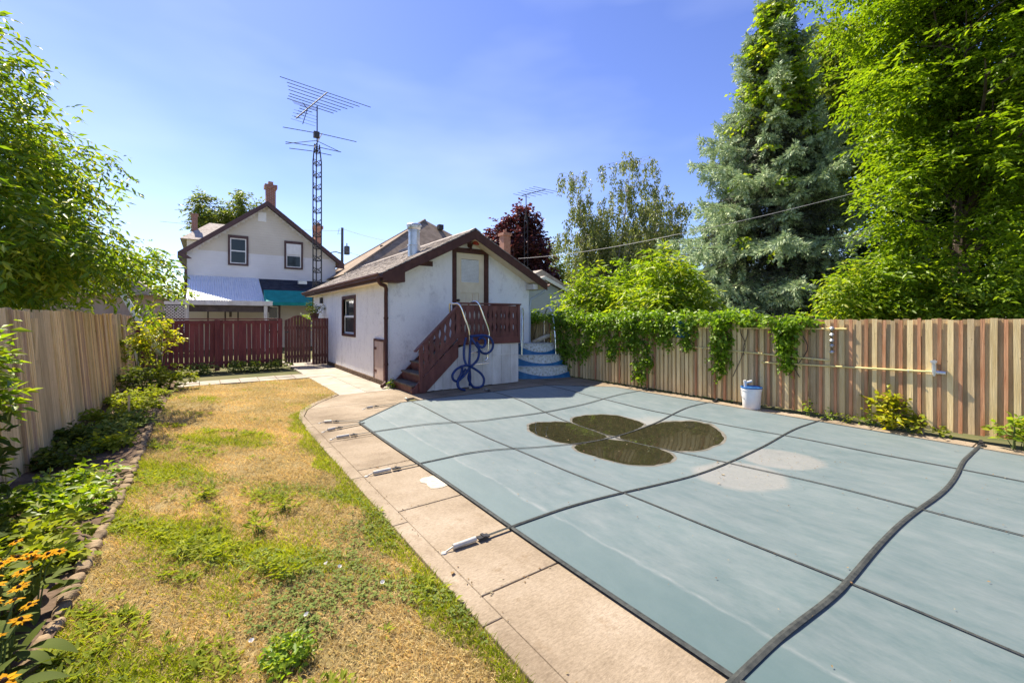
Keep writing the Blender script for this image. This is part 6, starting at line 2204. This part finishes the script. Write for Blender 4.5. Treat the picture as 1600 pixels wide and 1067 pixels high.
def build_flowers():
    """black-eyed Susans in the near corner of the bed"""
    def leaf_mesh(L, W, bend):
        v = []; f = []
        n = 6
        for i in range(n + 1):
            t = i / n
            w = W * math.sin(math.pi * min(1, t * .92 + .06)) ** .8
            x = L * t; z = -bend * L * t * t + .12 * L * t
            v += [(x, -w, z + .25 * w), (x, 0, z), (x, w, z + .25 * w)]
        for i in range(n):
            for k in range(2):
                a = i * 3 + k
                f.append((a, a + 3, a + 4, a + 1))
        return MB().add(v, f).mesh('leaf', 'leaf_susan', True)
    leaves = [leaf_mesh(.13, .026, .35), leaf_mesh(.15, .030, .6), leaf_mesh(.11, .022, .1)]
    pv = []; pf = []
    n = 13
    for k in range(n):
        a = 2 * math.pi * k / n + random.uniform(-.08, .08)
        c, s = math.cos(a), math.sin(a)
        l = random.uniform(.032, .038); w = .0088; dz = random.uniform(-.008, .004)
        b = len(pv)
        pv += [(c * .008, s * .008, 0), (c * l * .55 - s * w, s * l * .55 + c * w, dz * .4 + .002), (c * l, s * l, dz), (c * l * .55 + s * w, s * l * .55 - c * w, dz * .4 + .002)]
        pf += [(b, b + 1, b + 2), (b, b + 2, b + 3)]
    petals = MB().add(pv, pf).mesh('petals', 'petal')
    cone = MB().lathe([(.007, -.001), (.0078, .003), (.006, .007), (.003, .010), (0, .0105)], (0, 0, 0), 12).mesh('cone', 'cone_brown', True)
    spots = [(-.80, 3.05, .36), (-.70, 2.72, .36), (-.84, 2.75, .42), (-.66, 2.45, .38), (-.78, 2.45, .46), (-.72, 3.2, .28), (-.92, 3.0, .42), (-.74, 2.2, .46), (-.64, 2.1, .40), (-.90, 3.35, .32)]
    wd = ['by the bare soil', 'second from the edging', 'tall and at the picture edge', 'leaning to the edging', 'in the middle of the clump', 'small and farthest along the edging', 'tallest at the left edge', 'nearest the camera', 'nearest the edging and camera', 'farthest in the clump']
    for (x, y, h), w_ in zip(spots, wd):
        t = thing('coneflower_plant', 'yellow daisy plant with dark centres, %s' % w_, 'flower plant', (x, y, 0), 'yellow daisies in the near bed')
        for k in range(random.randint(4, 6) if y > 2.35 else 1):
            a = random.uniform(0, 6.28); r = random.uniform(.02, .13)
            top = Vector((x + r * math.cos(a), y + r * math.sin(a), h * random.uniform(.8, 1.08)))
            MB().tube([(x + .02 * math.cos(a), y + .02 * math.sin(a), -.02), Vector((x, y, h * .5)).lerp(top, .5), top], [.004, .0035, .003], 5).build('stem', 'stem_green', t)
            fl = link('flower', petals, t, tuple(top))
            sc = random.uniform(.85, 1.15)
            fl.scale = (sc, sc, sc)
            fl.rotation_euler = (random.uniform(-.35, .35), random.uniform(-.35, .35), random.uniform(0, 6))
            co = bpy.data.objects.new('cone', cone); COL.objects.link(co); co.parent = fl
        for k in range(26):
            a = random.uniform(0, 6.28)
            z = random.uniform(.02, h * .85)
            o = link('leaf', random.choice(leaves), t, (x + .03 * math.cos(a) + random.uniform(-.05, .05), y + .03 * math.sin(a) + random.uniform(-.05, .05), z))
            s = random.uniform(.75, 1.15) * (1.15 - .5 * z / h)
            o.scale = (s, s, s)
            o.rotation_euler = (random.uniform(-.3, .3), random.uniform(-.6, .2), a)
build_flowers()

# ------------------------------------------------------------------ lawn
def build_lawn():
    edge = build_setting.edge
    def pick(n, power):
        """positions on the lawn, denser towards the camera"""
        out = []
        while len(out) < n:
            u = random.random()
            y = 1.0 + 10.8 * u ** power
            x = random.uniform(-.58, edge(y) - .005)
            out.append((x, y))
        return np.array(out)
    def fld(p, s, ph):
        return np.sin(p[:, 0] * s + ph) * np.sin(p[:, 1] * s * .83 + ph * 2) + .6 * np.sin(p[:, 0] * s * 2.3 + p[:, 1] * s * 1.7 + ph)
    def ground_z(p):
        return -.018 + .012 * np.sin(p[:, 0] * 5 + p[:, 1] * 2) * np.sin(p[:, 1] * 3.1)
    def blades(p, hmin, hmax, wid, lean):
        n = len(p)
        b = np.column_stack([p, ground_z(p) - .004])
        a = RNG.random(n) * 6.283
        h = RNG.uniform(hmin, hmax, n)
        ln = RNG.uniform(.2, 1.0, n) * lean
        d = np.column_stack([np.cos(a) * ln, np.sin(a) * ln, np.ones(n)])
        d = unit(d)
        s = np.column_stack([-np.sin(a + 1.2), np.cos(a + 1.2), np.zeros(n)]) * (wid * RNG.uniform(.6, 1.3, n))[:, None]
        mid = b + d * (h * .55)[:, None]
        tip = b + d * h[:, None] + np.column_stack([np.cos(a), np.sin(a), -.35 * np.ones(n)]) * (h * .3 * ln)[:, None]
        v = np.stack([b - s, b + s, mid + s * .8, mid - s * .8, tip], 1).reshape(-1, 3)
        i = np.arange(n)[:, None] * 5
        f = np.concatenate([i + [[0, 1, 2]], i + [[0, 2, 3]], i + [[3, 2, 4]]], 1).reshape(-1, 3)
        return v, f
    p = pick(190000, 1.8)
    g = fld(p, 2.3, .7) + fld(p, 5.1, 2.0) * .6
    # straw everywhere, green in patches and along the concrete
    sx = np.array([edge(y) for y in p[:, 1]]) - p[:, 0]
    left = p[:, 0] < .25
    green = (g + RNG.normal(0, .5, len(p)) + (p[:, 0] < .15) * .75 - (p[:, 1] > 6.5) * .9 > 1.05) | ((sx < .16 + .06 * np.sin(p[:, 1] * 7)) & (p[:, 1] < 8) & (RNG.random(len(p)) < .72))
    keep = RNG.random(len(p)) < (.55 + .45 * (g > -.6))
    v1, f1 = blades(p[~green & keep], .02, .065, .0030, 1.9)
    v2, f2 = blades(p[green], .025, .07, .0030, 1.1)
    o = link('dry_grass', np_mesh('dry_grass', v1, f1, 'straw')); stuff(tag(o, 'dry straw coloured grass covering the lawn', 'grass'))
    o = link('green_grass', np_mesh('green_grass', v2, f2, 'grass_green')); stuff(tag(o, 'patches of green grass among the dry lawn', 'grass'))
    # broad leaved weeds and clover in patches
    def rosettes(c, nl, L, W, up):
        n = len(c)
        P, D, N = [], [], []
        for k in range(nl):
            a = RNG.random(n) * 6.283
            d = np.column_stack([np.cos(a), np.sin(a), RNG.uniform(up * .3, up, n)])
            st = np.column_stack([np.cos(a), np.sin(a), np.full(n, .3)]) * RNG.uniform(0, L * .4, n)[:, None]
            P.append(np.column_stack([c, ground_z(c) + RNG.uniform(.0, .03, n)]) + st); D.append(d); N.append(np.column_stack([-np.cos(a) * .4, -np.sin(a) * .4, np.ones(n)]))
        P = np.concatenate(P); D = np.concatenate(D); N = np.concatenate(N)
        s = RNG.uniform(.6, 1.2, len(P))
        return leaf_quads(P, D, N, L * s, W * s, .15, .2)
    q = pick(9000, 1.7)
    f_ = fld(q, 2.9, 4.0) + .8 * fld(q, 6.3, 1.0)
    m_ = (f_ + (q[:, 0] < .1) * .8 - (q[:, 0] > .5) * .5 - (q[:, 1] > 7) * .9 + (q[:, 1] < 2.6) * .35 + RNG.normal(0, .62, len(q)) > 1.55)
    v, f = rosettes(q[m_], 9, .045, .015, 1.2)
    o = link('lawn_weeds', np_mesh('lawn_weeds', v, f, 'leaf_weed')); stuff(tag(o, 'bright broad leaved weeds growing through the lawn', 'weeds'))
    q = pick(14000, 2.6)
    f_ = fld(q, 2.1, 9.0) + .8 * fld(q, 4.7, 5.0)
    m_ = (f_ + (q[:, 1] < 3.2) * .9 - (q[:, 1] > 5) * .8 + RNG.normal(0, .3, len(q)) > 1.1)
    v, f = rosettes(q[m_], 5, .022, .017, .5)
    o = link('clover', np_mesh('clover', v, f, 'leaf_clover')); stuff(tag(o, 'grey green clover patches in the near lawn', 'clover'))
    # single bigger tufts standing out in the dry grass
    spots = [(1060, 0)]
    lst = [((412, 893), 'upright green tuft alone in the middle of the dry lawn'), ((405, 830), 'small green tuft before the middle of the lawn'), ((452, 903), 'green tuft right of the lone upright one'), ((330, 880), 'leafy green tuft near the left weed patch'), ((318, 780), 'green tuft in the left centre of the lawn'), ((445, 800), 'small weed near the dry centre of the lawn'), ((285, 870), 'large weed by the near left of the lawn'), ((455, 1035), 'bushy bright weed at the bottom of the lawn')]
    for (px, py), lab in lst:
        c = on_z(px, py, -.01)
        big = 'bushy' in lab
        tuft_plant('lawn_tuft', lab, (c.x, c.y, -.01), .10 if big else .05, .07 if big else .08, 'leaf_bright' if big else 'leaf_weed', 420 if big else 90, .032 if big else .06, .02 if big else .014, 'green tufts on the lawn', 'weed')
    # little white bindweed flowers
    ct = MB()
    v = [(0, 0, 0)] + [(.012 * math.cos(2 * math.pi * k / 10), .012 * math.sin(2 * math.pi * k / 10), .012 + .002 * (k % 2)) for k in range(10)]
    fm = ct.add(v, [(0, 1 + k, 1 + (k + 1) % 10) for k in range(10)]).mesh('white_flower', 'petal_white')
    where = [(510, 883, 'left of the pair above the clover'), (530, 888, 'right of the pair above the clover'), (480, 963, 'in the clover patch'), (393, 1005, 'nearest the bottom left clover'), (598, 912, 'alone near the concrete edge')]
    for px, py, w_ in where:
        c = on_z(px, py, .03)
        o = link('white_flower', fm, None, (c.x, c.y, .035)); o.rotation_euler = (random.uniform(-.4, .4), random.uniform(-.4, .4), 0)
        tag(o, 'tiny white bindweed flower on the lawn, ' + w_, 'flower', 'white flowers on the lawn')
build_lawn()
